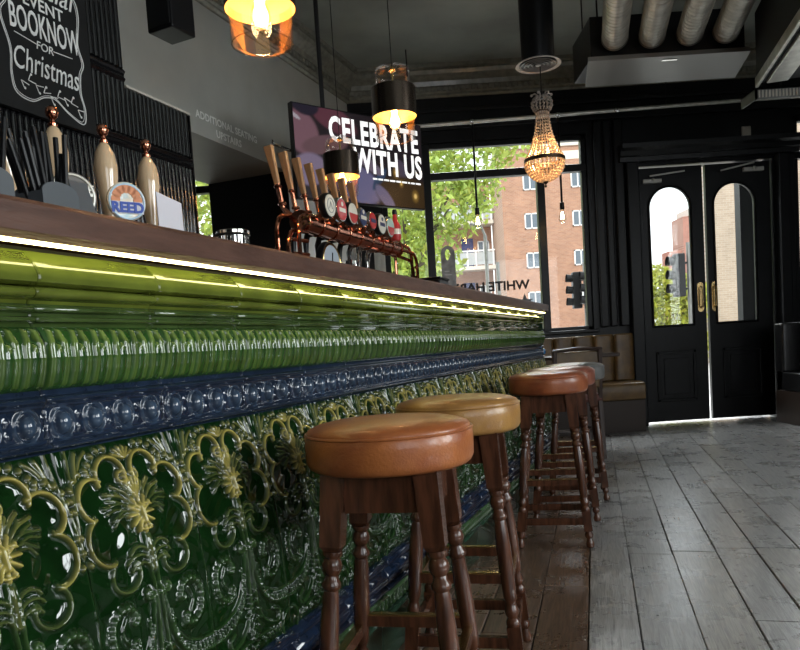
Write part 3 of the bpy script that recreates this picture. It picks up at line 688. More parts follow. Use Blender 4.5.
# mask / flower
for a_ in range(0, 360, 30):
    t = math.radians(a_); K([(.0+.035*math.cos(t), -.45+.04*math.sin(t)), (.10*math.cos(t), -.45+.115*math.sin(t))], .018, .0100, 1, .6, False)
K([(0, -.40), (0, -.50)], .032, .0150, 1, .7, False)
K(arc(.055, -.415, .03, .022, 10, 170, 8), .010, .0125, 1, .6); K(arc(0, -.52, .05, .03, 200, 340, 8), .012, .012, 1, .6, False)
for a_ in (-30, -15, 0, 15, 30):
    t = math.radians(90+a_); K([(.02*math.cos(t), -.34), (.12*math.cos(t), -.34+.12*math.sin(t))], .012, .0075, .9, .4, False)
for a_ in (-60, -35, -12, 12, 35, 60):
    t = math.radians(90+a_); K([(0, -.10), (.10*math.cos(t), -.10+.075*math.sin(t))], .011, .0065, .9, .4, False)
# stem, sheath leaves, knots
K(cr([(.018, -.58), (.03, -.72), (.022, -.86), (.026, -1.1), (.045, -1.4)]), .015, .0075, .1, .8)
K([(0, -.60), (0, -.80)], .022, .0085, .35, .7, False)
for dy, r_2 in ((0, .075), (-.05, .085), (-.10, .075)):
    K(arc(.02+r_2, -.68+dy-.02, r_2, .06, 180, 20, 10), .012, .007, .3, .9)
K(spiral(.080, -.935, .040, 200, 1.3), .014, .0075, .1, 1); K([(.078, -.935), (.082, -.935)], .018, .008, 0, 1)
K(arc(0, -.99, .055, .03, 0, 180, 10), .012, .007, 0, .8, False)
# bumpy C scrolls
cs = cr([(.20, -1.05), (.235, -.985), (.31, -.965), (.385, -1.01), (.41, -1.10), (.385, -1.20), (.31, -1.255), (.235, -1.235)], 6); K(cs, .020, .0068, 0, .8)
for i in range(0, len(cs), 3): K([cs[i], cs[i]+.002], .033, .0074, 0, .75)
K(spiral(.225, -1.055, .038, 90, 1.2), .012, .006, 0, .8); K(spiral(.245, -1.20, .038, -90, -1.2), .012, .006, 0, .8)
K(cr([(.29, -1.02), (.33, -1.10), (.29, -1.18)]), .014, .004, 0, .4)
# lyre lines, swag and leaf cluster
K(cr([(.05, -1.0), (.085, -1.2), (.16, -1.37), (.30, -1.47), (.5, -1.50)]), .014, .0065, 0, .8)
K(cr([(.10, -1.10), (.13, -1.24), (.22, -1.345), (.36, -1.40), (.5, -1.41)]), .010, .0055, 0, .7)
for t in np.linspace(0, 1, 15):
    q = cr([(.09, -1.17), (.14, -1.31), (.24, -1.41), (.38, -1.45), (.5, -1.455)], 10); i = int(t*(len(q)-1)); K([q[i]+(0, .016), q[i]-(0, .016)], .013, .0085, 0, .55)
K(cr([(.03, -1.25), (.06, -1.45), (.16, -1.58), (.30, -1.63), (.34, -1.56), (.27, -1.52)]), .014, .0065, 0, .8)
K(cr([(.5, -1.60), (.42, -1.62), (.38, -1.70), (.40, -1.79)]), .012, .006, 0, .7)
for j in range(7):
    yj = -1.30-j*.066
    for a_ in (20, 55):
        t = math.radians(-a_); ln = .04+.055*math.sin(pi*min(1, (j+1)/6)); K([(.008, yj), (.008+ln*math.cos(t), yj+ln*math.sin(t))], .011, .0075, 0, .6)
for j in range(5): K([(.12+.05*j, -1.70+.015*(j % 2)), (.13+.05*j, -1.72)], .017, .006, 0, .5)
K(cr([(.06, -1.66), (.2, -1.67), (.34, -1.74)]), .010, .005, 0, .7)
# ogee border meeting the seam
K(cr([(.425, .02), (.44, -.12), (.465, -.27), (.487, -.42), (.5, -.60)]), .013, .0050, .35, .5)
K([(.5, -.55), (.5, -1.8)], .012, .0035, 0, .35)
K(cr([(.36, -.02), (.385, -.08), (.41, -.17)]), .018, .004, .5, .5); K(cr([(.28, -.02), (.33, -.055), (.37, -.11)]), .014, .0035, .5, .5)
def f_panel(S, Z):
    X = (S-PT/2)/PT; Y = (Z-.7865)/PT; H = np.zeros_like(S); YL = np.zeros_like(S); PA = np.zeros_like(S)
    for pts, r, h, yl, pa in CUR:
        pad = r*2.2; x0, y0 = pts.min(0)-pad; x1, y1 = pts.max(0)+pad
        mk = (X > x0) & (X < x1) & (Y > y0) & (Y < y1)
        if not mk.any(): continue
        px, py = X[mk][:, None], Y[mk][:, None]; a = pts[:-1]; d = pts[1:]-a; L2 = (d**2).sum(1)+1e-12
        t = np.clip(((px-a[:, 0])*d[:, 0]+(py-a[:, 1])*d[:, 1])/L2, 0, 1)
        D = np.sqrt((px-a[:, 0]-t*d[:, 0])**2+(py-a[:, 1]-t*d[:, 1])**2).min(1)/r
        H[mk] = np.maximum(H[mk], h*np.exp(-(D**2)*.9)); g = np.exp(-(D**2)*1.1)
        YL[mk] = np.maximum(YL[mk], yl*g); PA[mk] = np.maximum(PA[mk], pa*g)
    # dished lobes
    for cx, cy_, r in ((.145, -.185, .10), (.315, -.305, .11), (.305, -.55, .125), (.225, -.775, .095)):
        for sgn in (-1, 1): q = ((X-sgn*cx)**2+(Y-cy_)**2)/r**2; H -= .0038*np.exp(-q**2)
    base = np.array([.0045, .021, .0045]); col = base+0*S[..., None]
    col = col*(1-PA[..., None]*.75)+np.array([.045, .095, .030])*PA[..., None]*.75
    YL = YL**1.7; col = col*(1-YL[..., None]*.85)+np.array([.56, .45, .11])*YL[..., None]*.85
    yb = np.interp(Z, [.318, .36, .45, .536, .615, .697, .75, .789], [-.064, -.066, -.062, -.0575, -.0465, -.0270, -.0110, .001])
    H = H+.00045*(np.sin(X*31+2*np.sin(Y*17))*np.sin(Y*27+1.5*np.sin(X*13)))+.0007*np.sin(X*9+Y*5)*np.sin(Y*11)
    return H*1.15, col, yb
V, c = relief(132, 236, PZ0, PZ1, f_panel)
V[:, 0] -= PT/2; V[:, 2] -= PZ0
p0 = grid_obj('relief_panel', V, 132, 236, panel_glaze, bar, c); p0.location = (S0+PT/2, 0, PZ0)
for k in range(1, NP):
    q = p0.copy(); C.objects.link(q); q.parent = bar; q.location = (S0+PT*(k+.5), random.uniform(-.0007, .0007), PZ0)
mb = MB(); mb.box(S0, S1, -.030, .03, .31, .55); mb.build('grout_bed', grout, bar, smooth=False)
mb = MB(); mb.box(S0, S1, .022, .0295, .55, 1.09); mb.build('moulding_backing', plinth_glaze, bar, smooth=False)
# skirting: navy mouldings, green leaf strip, plain plinth tiles
sk = [(-.066, .319)]+arcp(-.066, .303, .014, 80, -80, 8, 1.2)+[(-.064, .287)]+[(-.070, .283), (-.078, .272), (-.082, .258), (-.080, .246), (-.070, .238)]+arcp(-.070, .228, .009, 80, -80, 7, 1.2)+[(-.07, .217)]
sweep_tiles('navy_skirting', sk[::-1], blue_glaze)
sk2 = [(-.068, .216)]+arcp(-.070, .209, .006, 80, -80, 6, 1.2)+[(-.070, .201), (-.060, .200)]
sweep_tiles('green_fillet', sk2[::-1], pm('pale_green_glaze', (.06, .12, .05), .09, coat=1, spec=.12, noise=(20, .3)))
def f_leaf(S, Z):
    y = np.full_like(S, -.058); n = 9; u = (S/PT*n) % 1.0-.5; t = (Z-.158)/.042; a = np.abs(u)*1.3+.3*t
    h = (.009*np.abs(np.sin((np.abs(u)*1.3+.45*t)*10))*(.55+.45*np.cos(u*2*pi)))*smooth(t, 0, .15)*(1-smooth(t, .85, 1)); k = (h/.009)[..., None]
    return h, np.array([.006, .028, .008])*(1-k*.7)+np.array([.07, .14, .04])*k*.7, y
repeat_relief('leaf_strip', 200, 20, .158, .200, f_leaf, band_glaze)
sk3 = [(-.062, .1575)]+arcp(-.066, .149, .008, 80, -80, 6, 1.2)+[(-.064, .140), (-.054, .136), (-.050, .128), (-.048, .002)]
sweep_tiles('plinth_tiles', sk3[::-1], plinth_glaze)
mb = MB(); mb.box(S0, S1, -.043, .03, 0.001, .21); mb.build('plinth_core', grout, bar, smooth=False)
# the end of the bar
mb = MB()
mb.box(S1, S1+.012, .002, .55, 0, 1.09); mb.build('end_panel', plinth_glaze, bar, smooth=False)
mb = MB(); mb.lathe([(.004, -.022), (.016, -.016), (.020, 0), (.016, .016), (.004, .022)], 14, (S1+.016, .008, .832)); mb.box(S1+.012, S1+.026, .01, .5, .80, .862)
mb.build('blue_corner_tile', pm('bright_blue_glaze', (.03, .17, .42), .1, coat=1), bar)
mb = MB(); mb.box(S1+.012, S1+.05, .0, .5, 1.02, 1.09); mb.build('end_moulding', glaze_lime, bar, smooth=False, bevel=.01)

# ------------------------------------------------------------------ stools
LEGH = .668
def leg_profile():
    # (radius, z) from the foot upward, along the leg
    return [(.010, 0), (.016, .004), (.018, .018), (.013, .032), (.011, .040), (.017, .048), (.018, .058), (.014, .068), (.016, .075)], \
           [(.016, .155), (.019, .163), (.018, .172), (.013, .180), (.018, .190), (.019, .200), (.014, .212), (.013, .222), (.017, .228), (.018, .26), (.0195, .31), (.019, .37), (.0165, .425), (.015, .436), (.020, .442), (.020, .450), (.015, .457), (.0135, .466), (.0185, .474), (.021, .484), (.0185, .494), (.015, .500), (.020, .507), (.020, .514)]
def make_stool(name, label, seatcol, altcol, top=.772, rz=-.22, loc=(0, 0, 0), rough=.33):
    e = empty(name, loc, rz, label, 'stool', 'tall wooden bar stools along the tiled bar')
    st_, sb = .093, .150; zt = top-.100
    lm = pm('leather_'+name+label[:9], seatcol, rough, noise=(14, .25), bump=(160, .22), alt=altcol, coat=.15)
    s = MB(); s.lathe([(.10, zt), (.162, zt), (.170, zt+.006), (.175, zt+.016), (.176, zt+.050), (.1750, zt+.068), (.1720, zt+.0725), (.1725, zt+.0735), (.168, zt+.082), (.150, zt+.090), (.12, zt+.0955), (.06, zt+.099), (.002, zt+.100)], 56)
    seat = s.build('seat', lm, e, angle=60)
    s = MB(); s.tube([(.1735*math.cos(a), .1735*math.sin(a), zt+.0725) for a in np.linspace(0, 2*pi, 56, endpoint=False)], .0032, 6, closed=True); s.build('piping', lm, seat)
    lo, hi = leg_profile()
    for ix in (-1, 1):
        for iy in (-1, 1):
            T = Vector((ix*st_, iy*st_, zt)); B = Vector((ix*sb, iy*sb, 0)); d = (T-B).normalized(); Ln = (T-B).length
            m = MB(); k = Ln/LEGH
            m.lathe([(r, z*k) for r, z in lo], 14, B, ax=T); m.lathe([(r*1.02, z*k) for r, z in hi], 16, B, ax=T)
            m.obox(B+d*.073*k, B+d*.158*k, .036, .036)
            m.obox(B+d*.512*k, B+d*.524*k, .026, .026, 0, .042, .042); m.obox(B+d*.524*k, T-d*.001, .042, .042, 0, .048, .048)
            m.build('leg', stool_wood, e, angle=40)
    def at(z, ix, iy): t = z/zt; r = sb+(st_-sb)*t; return Vector((ix*r, iy*r, z))
    m = MB()
    for a, b_ in (((-1, -1), (1, -1)), ((1, -1), (1, 1)), ((1, 1), (-1, 1)), ((-1, 1), (-1, -1))):
        A_, B_ = at(zt-.041, *a), at(zt-.041, *b_); dd = (B_-A_).normalized()*.022; m.obox(A_+dd, B_-dd, .078, .018)
    m.box(-.10, .10, -.10, .10, zt-.006, zt)
    m.build('apron', stool_wood, e, smooth=False)
    for z_, axis, strip in ((.115, 'x', 0), (.135, 'y', 0), (.285, 'x', 1), (.265, 'y', 1)):
        for sg in (-1, 1):
            a, b_ = ((-1, sg), (1, sg)) if axis == 'x' else ((sg, -1), (sg, 1))
            A_, B_ = at(z_, *a), at(z_, *b_); dd = (B_-A_).normalized()*.012
            m = MB(); m.obox(A_+dd, B_-dd, .026 if strip else .030, .018); r_o = m.build('footrest' if strip else 'stretcher', stool_wood, e, smooth=False)
            if strip:
                m = MB(); up = Vector((0, 0, .0145)); m.obox(A_+dd+up, B_-dd+up, .004, .020); m.build('brass_strip', brass, r_o, smooth=False)
    return e
def Pst(X, Y): return (X, Y, 0)
make_stool('bar_stool', 'nearest bar stool, its round seat in worn orange-brown leather', (.47, .155, .045), (.33, .095, .032), loc=Pst(-.028, 1.50))
make_stool('bar_stool', 'second bar stool from the camera, with an ochre yellow leather seat', (.46, .24, .065), (.33, .16, .05), loc=Pst(.160, 2.03))
make_stool('bar_stool', 'third bar stool from the camera, reddish tan seat, front one of the far trio', (.37, .115, .045), (.25, .068, .030), loc=Pst(.672, 3.25))
make_stool('bar_stool', 'fourth bar stool, pinkish brown seat, middle one of the far trio', (.33, .12, .075), (.22, .07, .045), loc=Pst(.825, 3.69))
make_stool('bar_stool', 'farthest bar stool, with a grey seat instead of brown', (.20, .20, .195), (.13, .13, .125), loc=Pst(1.00, 4.13))

# ------------------------------------------------------------------ things on the counter
CT = 1.158
def bthing(name, s, b, label, cat, group=None, z=CT, rz=0): return empty(name, BP(s, b, z), TH+rz, label, cat, group)
# ceramic beer pulls
for i, (s, tilt, lb) in enumerate(((1.53, -.06, 'cream ceramic beer pull at the left edge, leftmost on the bar'), (1.655, 0, 'cream ceramic beer pull behind the black straws'), (1.812, 0, 'cream ceramic beer pull beside the round REED clip'), (1.968, 0, 'cream ceramic beer pull beside the white card'))):
    e = bthing('beer_pull', s, .45, lb, 'beer pull', 'ceramic beer pulls'); top = Vector((tilt*.5, 0, .320 if not tilt else .285)); base = Vector((0, 0, .03))
    b = MB(); b.lathe([(.045, 0), (.045, .008), (.030, .018), (.024, .034)], 20); b.build('base', copper, e)
    k = (top-base).length
    b = MB(); b.lathe([(.013, 0), (.0135, .06*k/.3), (.0155, .11*k/.3), (.021, .16*k/.3), (.0275, .21*k/.3), (.0285, .235*k/.3), (.024, .268*k/.3), (.013, .29*k/.3), (.008, .295*k/.3)], 20, base, ax=top); b.build('handle', ceramic, e)
    d = (top-base).normalized()
    b = MB(); b.lathe([(.010, 0), (.011, .006), (.006, .011), (.006, .016), (.012, .022), (.015, .032), (.012, .042), (.005, .047)], 16, base+d*(.295*k/.3), ax=base+d); b.build('knob', copper, e)
# pump clips
def clip_disc(s, b, r, label, mats, cat='pump clip', rz=0, z=CT):
    e = bthing('pump_clip', s, b, label, cat, None, z, rz)
    q = MB(); q.box(-.006, .006, .0, .008, -(z-CT), .02); q.box(-.02, .02, -.01, .03, -(z-CT), .012-(z-CT)); q.build('foot', plastic_black, e, smooth=False)
    q = MB(); q.lathe([(r, 0), (r, .006), (r*.97, .008)], 32, (0, .0, r+.005), ax=(0, -1, r+.005)); q.build('disc', mats[0], e)
    return e
cl = clip_disc(1.60, .36, .052, 'dark round pump clip with pale lettering, behind the second holder', [pm('dark_sepia_print', (.10, .085, .07), .35)], rz=-.5, z=CT+.078)
q = MB(); q.tube([(.046*math.cos(t), -.010, .057+.046*math.sin(t)) for t in np.linspace(0, 2*pi, 30, endpoint=False)], .0028, 5, closed=True); q.build('ring', cream_print, cl)
a_ = text_obj('text', 'WHITE', .03, cream_print, cl, (0, -.0095, .062)); b_ = text_obj('text', 'HART', .034, cream_print, cl, (0, -.0095, .038)); join_into('words', [a_, b_], cream_print, cl)
cl = clip_disc(1.752, .345, .046, 'colourful round pump clip with blue lettering REED', [pm('clip_pattern', (.80, .55, .30), .3, noise=(45, .4), alt=(.35, .62, .72), coat=.5)], rz=-.5, z=CT+.095)
q = MB(); q.tube([(.041*math.cos(t), -.0085, .050+.041*math.sin(t)) for t in np.linspace(0, 2*pi, 30, endpoint=False)], .003, 5, closed=True); q.build('ring', pm('pale_blue_print', (.45, .62, .75), .4), cl)
q = MB()
for k in range(7): t = pi*k/6; q.lathe([(.011, 0), (.011, .002)], 10, (.026*math.cos(t), -.008, .055+.026*math.sin(t)), ax=(.026*math.cos(t), -1, .055+.026*math.sin(t)))
q.build('petals', pm('orange_print', (.75, .25, .08), .4), cl)
q = MB(); q.box(-.038, .038, -.0105, -.008, .022, .050); q.build('nameplate', card_white, cl, smooth=False)
a_ = text_obj('text', 'REED', .033, blue_print, cl, (0, -.0115, .025), bold=.0014); join_into('words', [a_], blue_print, cl)
e = bthing('menu_card', 1.935, .36, 'plain white card standing on the bar beside the last ceramic pull', 'card', rz=-.3)
q = MB(); q.prism([(-.038, 0), (.038, 0), (.034, .178), (-.040, .200)], -.002, .002); q.build('card', card_white, e, smooth=False)
q = MB(); q.box(-.04, .045, -.02, .02, 0, .012); q.build('card_foot', plastic_black, e, smooth=False)
# black holders with straws
def holder(s, b, wd, ht, label):
    e = bthing('straw_holder', s, b, label, 'holder', 'grey card straw holders')
    q = MB(); pl = [(-wd/2, 0), (wd/2, 0), (wd/2, ht*.75)]+[(wd/2*math.cos(t), ht*.75+ht*.25*math.sin(t)) for t in np.linspace(.1, pi-.1, 10)]+[(-wd/2, ht*.75)]
    q.prism(pl, -.032, -.028); q.prism(pl, .028, .032); q.build('end_board', card_grey, e, smooth=False)
    q = MB(); q.box(-wd/2, -wd/2+.003, -.028, .028, 0, ht*.75); q.box(wd/2-.003, wd/2, -.028, .028, 0, ht*.75); q.box(-wd/2, wd/2, -.028, .028, 0, .004); q.build('side_board', card_grey, e, smooth=False)
    return e
HD = [(1.170, .12, .078, .074, 'rounded slate grey straw holder at the left end of the bar'), (1.312, .13, .078, .074, 'rounded slate grey straw holder, right of the two')]
for h in HD: holder(*h)
straw = MB(); straw.tube([(0, 0, 0), (0, 0, .165)], .0045, 8); sm = straw.build('drinking_straw', plastic_black)
first = True
for hi_, (s, b, wd, ht, _) in enumerate(HD):
    for k in range(18):
        o = sm if first else sm.copy()
        if not first: C.objects.link(o)
        first = False
        fx = (k % 6-2.5)*.0105; fy = (k//6-1)*.013; o.location = BP(s+fx, b+fy, CT+.006)
        o.rotation_euler = Matrix.Rotation(TH, 3, 'Z').to_euler()
        ly = Matrix.Rotation(TH, 4, 'Z') @ Matrix.Rotation(random.uniform(.02, .30)*(1 if fx > 0 else -1)*min(1, abs(fx)/.02), 4, 'Y') @ Matrix.Rotation(-random.uniform(.0, .14), 4, 'X'); o.rotation_euler = ly.to_euler()
        o.scale = (1, 1, random.uniform(.78, 1.0))
        tag(o, 'thin black straw standing in the %s grey holder on the bar' % ('left' if hi_ == 0 else 'right'), 'straw', 'black straws in the %s holder' % ('left' if hi_ == 0 else 'right'))
e = bthing('table_tent', 1.405, .15, 'small folded slate grey card between the straw holders and REED clip', 'card')
q = MB(); q.add([(-.022, -.03, 0), (.022, -.03, 0), (.022, 0, .100), (-.022, 0, .100), (-.022, .03, 0), (.022, .03, 0)], [(0, 1, 2, 3), (3, 2, 5, 4), (0, 3, 4), (1, 5, 2), (0, 4, 5, 1)]); q.build('folded_card', card_grey, e, smooth=False)
# steel tub
e = bthing('steel_tub', 2.125, .30, 'small ribbed steel tub standing alone on the counter', 'tub')
q = MB(); n = 40; pr = [(.040, 0), (.044, .004), (.045, .105), (.048, .108), (.048, .117), (.045, .119), (.043, .115), (.042, .008)]
q.lathe(pr, n, cap=False); q.lathe([(.042, .006), (.042, .008)], n)
tub = q.build('bowl', steel, e)
q = MB()
for k in range(30): t = 2*pi*k/30; q.tube([(.0455*math.cos(t), .0455*math.sin(t), .006), (.0455*math.cos(t), .0455*math.sin(t), .103)], .0022, 5)
q.build('ribs', steel, tub)
q = MB(); q.tube([(.046*math.cos(t), .046*math.sin(t), .106) for t in np.linspace(0, 2*pi, 40, endpoint=False)], .004, 6, closed=True); q.build('rim_band', dark_metal, tub)

# copper beer font
fo = bthing('beer_font', 3.30, .45, 'long polished copper beer font with wooden tap handles and round badges', 'beer font')
q = MB(); x0, x1, zt = -.50, .52, .262
q.tube([(x0, 0, zt), (x1, 0, zt)], .040, 18)
for x_ in np.linspace(x0+.02, x1-.02, 9): q.lathe([(.0425, -.006), (.0445, -.003), (.0445, .003), (.0425, .006)], 18, (x_, 0, zt), ax=(x_+1, 0, zt))
q.build('cross_tube', copper, fo)
for sg, xe in ((-1, x0), (1, x1)):
    q = MB(); pts = [(xe, 0, zt)]+[(xe+sg*.085*math.sin(t), 0, zt-.085*(1-math.cos(t))) for t in np.linspace(0, pi/2, 8)]+[(xe+sg*.085, 0, .02)]
    q.tube(pts, [.047]*4+[.040]*(len(pts)-4), 16); q.lathe([(.06, 0), (.06, .012), (.045, .02), (.04, .03)], 20, (xe+sg*.085, 0, 0)); q.build('upright', copper, fo)
    q = MB()
    for yy, dz, dx in ((-.045, .0, .0), (-.062, -.03, .03), (.045, .01, .0), (-.03, -.06, .055)):
        pts = [(xe-sg*.03, yy*.6, zt+.02+dz)]+[(xe+sg*(.03+dx+.06*math.sin(t)), yy, zt+.01+dz-.07*(1-math.cos(t))) for t in np.linspace(0, pi/2, 7)]+[(xe+sg*(.09+dx), yy, .01)]
        q.tube(pts, .0085, 8)
    for zz in (.05, .12, .17): q.tube([(xe+sg*.07, -.07, zz), (xe+sg*.15, -.05, zz)], .007, 8)
    q.build('swan_pipe', copper, fo)
bm_cols = [(cream_print, 'ring'), (red_print, 0), (cream_print, 1), (navy_print, 0), (red_print, 2), (cream_print, 0), (pm('pale_green_print', (.45, .62, .55), .3), 1), (red_print, 3)]
for k in range(8):
    xk = -.40+k*.1045
    # wooden handle on the staff side
    q = MB(); q.obox((xk-.090, .085, zt+.150), (xk-.112, .10, zt+.292), .018, .020, 0, .034, .024); hnd = q.build('tap_handle', pale_wood, fo, smooth=False, bevel=.003)
    q = MB(); q.tube([(xk-.075, .025, zt+.01), (xk-.080, .075, zt+.06), (xk-.090, .085, zt+.152)], [.014, .009, .010], 10)
    q.lathe([(.015, 0), (.017, .006), (.015, .012)], 12, (xk-.081, .076, zt+.07)); q.lathe([(.013, 0), (.016, .005), (.013, .010)], 12, (xk-.089, .084, zt+.136)); q.build('ferrule', copper, hnd)
    # nozzle
    q = MB(); q.tube([(xk, .035, zt-.01), (xk, .075, zt-.02), (xk, .085, zt-.05), (xk, .087, zt-.135)], [.016, .014, .013, .006], 10); q.build('nozzle', plastic_black if k < 5 else steel, fo)
    # badge on the guest side
    q = MB(); zb = zt+.062; yb = -.072
    q.tube([(xk, -.03, zt+.01), (xk, yb+.01, zb)], .012, 8); mnt = q.build('badge_mount', copper, fo)
    mt, kind = bm_cols[k]; r = .046 if k not in (3, 4) else .038
    if k == 7:
        q = MB(); q.lathe([(.020, 0), (.026, .012), (.026, .07), (.012, .10), (.010, .125)], 14, (xk, yb, zb-.05)); bd = q.build('badge', mt, fo)
        q = MB(); q.lathe([(.011, 0), (.013, .01), (.010, .024)], 12, (xk, yb, zb+.075)); q.build('cap', plastic_black, bd)
        q = MB(); q.lathe([(.0265, 0), (.0265, .025)], 14, (xk, yb, zb-.02), cap=False); q.build('label_band', cream_print, bd); continue
    q = MB(); q.lathe([(r, 0), (r+.003, .006), (r+.003, .022), (r, .028)], 28, (xk, yb+.012, zb), ax=(xk, yb-1, zb)); bd = q.build('badge', plastic_black if k in (0, 2, 5) else steel, fo)
    q = MB(); q.lathe([(r*.93, 0), (r*.90, .003)], 28, (xk, yb-.0155, zb), ax=(xk, yb-1, zb)); fc = q.build('badge_face', mt, bd)
    q = MB()
    if kind == 'ring': q.tube([(xk+r*.6*math.cos(t), yb-.019, zb+r*.6*math.sin(t)) for t in np.linspace(0, 2*pi, 24, endpoint=False)], .0016, 5, closed=True); q.tube([(xk-.012, yb-.019, zb-.012), (xk, yb-.019, zb+.014), (xk+.012, yb-.019, zb-.012)], .002, 5); mm_ = pm('grey_print', (.3, .3, .28), .5)
    elif kind == 1: q.prism([(xk+r*.86*math.cos(t), zb+r*.86*math.sin(t)) for t in np.linspace(pi, 2*pi, 14)], yb-.0195, yb-.018); mm_ = red_print
    elif kind == 2: q.box(xk-.026, xk+.026, yb-.0195, yb-.018, zb-.008, zb+.008); mm_ = navy_print
    else: q.box(xk-.028, xk+.028, yb-.0195, yb-.018, zb-.010, zb+.006); q.lathe([(.009, 0), (.009, .0015)], 12, (xk, yb-.018, zb+.022), ax=(xk, yb-1, zb+.022)); mm_ = cream_print if mt is not cream_print else navy_print
    q.build('badge_print', mm_, fc, smooth=False)
# dial standing under the font
e = bthing('round_dial', 3.10, .50, 'round pale dial with a black and gold rim under the copper font', 'dial')
q = MB(); q.lathe([(.088, 0), (.092, .008), (.092, .022), (.088, .03)], 36, (0, 0, .130), ax=(0, -1, .130)); hd = q.build('case', plastic_black, e)
q = MB(); q.tube([(.080*math.cos(t), -.031, .130+.080*math.sin(t)) for t in np.linspace(0, 2*pi, 40, endpoint=False)], .0045, 6, closed=True); q.build('gold_rim', brass, hd)
q = MB(); q.lathe([(.076, 0), (.075, .002)], 36, (0, -.0295, .130), ax=(0, -1, .130)); q.build('dial_face', pm('pale_blue_grey_dial', (.45, .50, .56), .3), hd)
q = MB(); q.obox((0, -.034, .128), (.006, -.034, .175), .004, .002); q.obox((0, -.034, .13), (-.02, -.034, .118), .004, .002); q.build('needle', plastic_black, hd, smooth=False)
q = MB(); q.tube([(0, 0, 0), (0, 0, .045)], .02, 12); q.lathe([(.04, 0), (.04, .01)], 20); q.build('stand', plastic_black, e)
q = MB(); q.lathe([(.022, 0), (.03, .003), (.034, .15), (.030, .168), (.032, .17)], 20); o = q.build('steel_jug', steel); o.location = BP(3.37, .50, CT); tag(o, 'small shiny steel jug right of the round dial', 'jug')
# paddle and box at the far end
e = bthing('menu_paddle', 4.70, .45, 'tall grey paddle board with a slot handle near the far end', 'menu paddle', rz=-1.0)
def ring_plate(mb, wd, h0, h1, y0, y1):
    pl = [(wd/2*math.cos(t), h1-wd/2+wd/2*math.sin(t)) for t in np.linspace(0, pi, 16)]; hw, hh = wd*.22, .035; hc = h1-wd*.62
    ho = [(hw*math.cos(t), hc+hh*math.sin(t)) for t in np.linspace(0, pi, 16)]; hb = [(hw*math.cos(t), hc+hh*math.sin(t)) for t in np.linspace(0, -pi, 16)]
    for i in range(15): mb.prism([ho[i], pl[i], pl[i+1], ho[i+1]], y0, y1)
    mb.prism([hb[0], (wd/2, h1-wd/2), (wd/2, hc-hh-.01), (hb[8][0], hb[8][1])][::-1], y0, y1)
    lft = [(-wd/2, h1-wd/2)]
    for i in range(15): mb.prism([hb[i], hb[i+1], (hb[i+1][0]*wd/2/hw, hc-hh-.01), (hb[i][0]*wd/2/hw, hc-hh-.01)], y0, y1)
    mb.box(-wd/2, wd/2, y0, y1, h0, hc-hh-.01)
q = MB(); ring_plate(q, .088, .0, .375, -.005, .005)
q.box(-.044, -.0194, -.005, .005, .27, .332); q.box(.0194, .044, -.005, .005, .27, .332)
q.build('board', pm('weathered_grey_board', (.20, .20, .20), .6, noise=(30, .3)), e, smooth=False)
q = MB(); rl = random.Random(3)
for r_i in range(9):
    z_ = .04+.022*r_i; q.box(-.028, -.028+.05*rl.uniform(.5, 1), -.0062, -.005, z_, z_+.005)
q.build('menu_lines', pm('pale_chalk_lines', (.4, .4, .4), .8), e, smooth=False)
q = MB(); q.box(-.05, .05, -.035, .035, 0, .01); q.build('board_foot', plastic_black, e, smooth=False)
q = MB(); q.box(-.09, .09, -.06, .06, 0, .150); q.box(-.095, .095, -.065, .065, .150, .165); o = q.build('napkin_box', plastic_black, smooth=False, bevel=.006); o.location = BP(4.50, .48, CT); o.rotation_euler = (0, 0, TH)
tag(o, 'low black napkin box on the bar behind the grey paddle', 'box')
# low rail shelf seen beyond the font
e = None

# ------------------------------------------------------------------ back bar tile screen and chalkboard
bs = empty('tiled_screen', BP(0, 1.30, 0), TH, 'stepped screen of glossy black ribbed tiles behind the beer pulls', 'screen')
def rib_block(s0, s1, z0, z1, pitch=.027, dep=.012):
    mb = MB(); n = int(round((s1-s0)/pitch)); pt = (s1-s0)/n; pts = []
    for k in range(n):
        for t in np.linspace(0, pi, 7)[:-1]: pts.append((s0+k*pt+pt/2-pt*.46*math.cos(t), -dep*math.sin(t)))
        pts.append((s0+(k+1)*pt-pt*.04, 0))
    pts = [(s0, 0)]+pts+[(s1, 0), (s1, .02), (s0, .02)]
    mb.prismz(pts, z0, z1); return mb
mb = MB(); mb.box(.6, 2.90, .015, .10, 0, CZ-.002); mb.box(2.90, 3.325, .015, .10, 0, 2.10); mb.build('screen_core', black_matt, bs, smooth=False)
for (a, b_, c, d) in ((2.0, 2.90, 1.0, 1.84), (2.0, 2.90, 1.90, 2.12), (2.90, 3.32, 1.0, 1.84), (2.90, 3.32, 1.90, 2.10), (2.0, 2.90, 2.18, 2.52), (2.0, 2.90, 2.58, 2.95)):
    rib_block(a, b_, c, d).build('ribbed_tiles', black_tile, bs, angle=50)
for (a, b_, z0, z1) in ((2.0, 3.322, 1.84, 1.90), (2.0, 2.90, 2.12, 2.18), (2.0, 2.90, 2.52, 2.58)):
    x = a; mb = MB()
    while x < b_-.01:
        x2 = min(x+.15, b_); mb.profx([(.015, z0+.001), (-.006, z0+.003), (-.014, z0+.014), (-.006, z0+.026), (-.008, z0+.034), (-.016, z0+.045), (-.006, z1-.002), (.015, z1-.001)], x+.0008, x2-.0008); x = x2
    mb.build('rail_tiles', black_tile, bs, angle=40)
mb = MB(); mb.box(2.90, 3.33, -.014, .105, 2.102, 2.112); mb.build('cap_trim', white_trim, bs, smooth=False)
mb = MB(); mb.box(3.322, 3.332, -.012, .1, 0, 2.10); mb.build('edge_trim', black_tile, bs, smooth=False)
cb = empty('chalkboard', BP(2.46, 1.262, 2.0), TH, 'black chalkboard reading EVENT BOOK NOW FOR Christmas in white chalk', 'chalkboard')
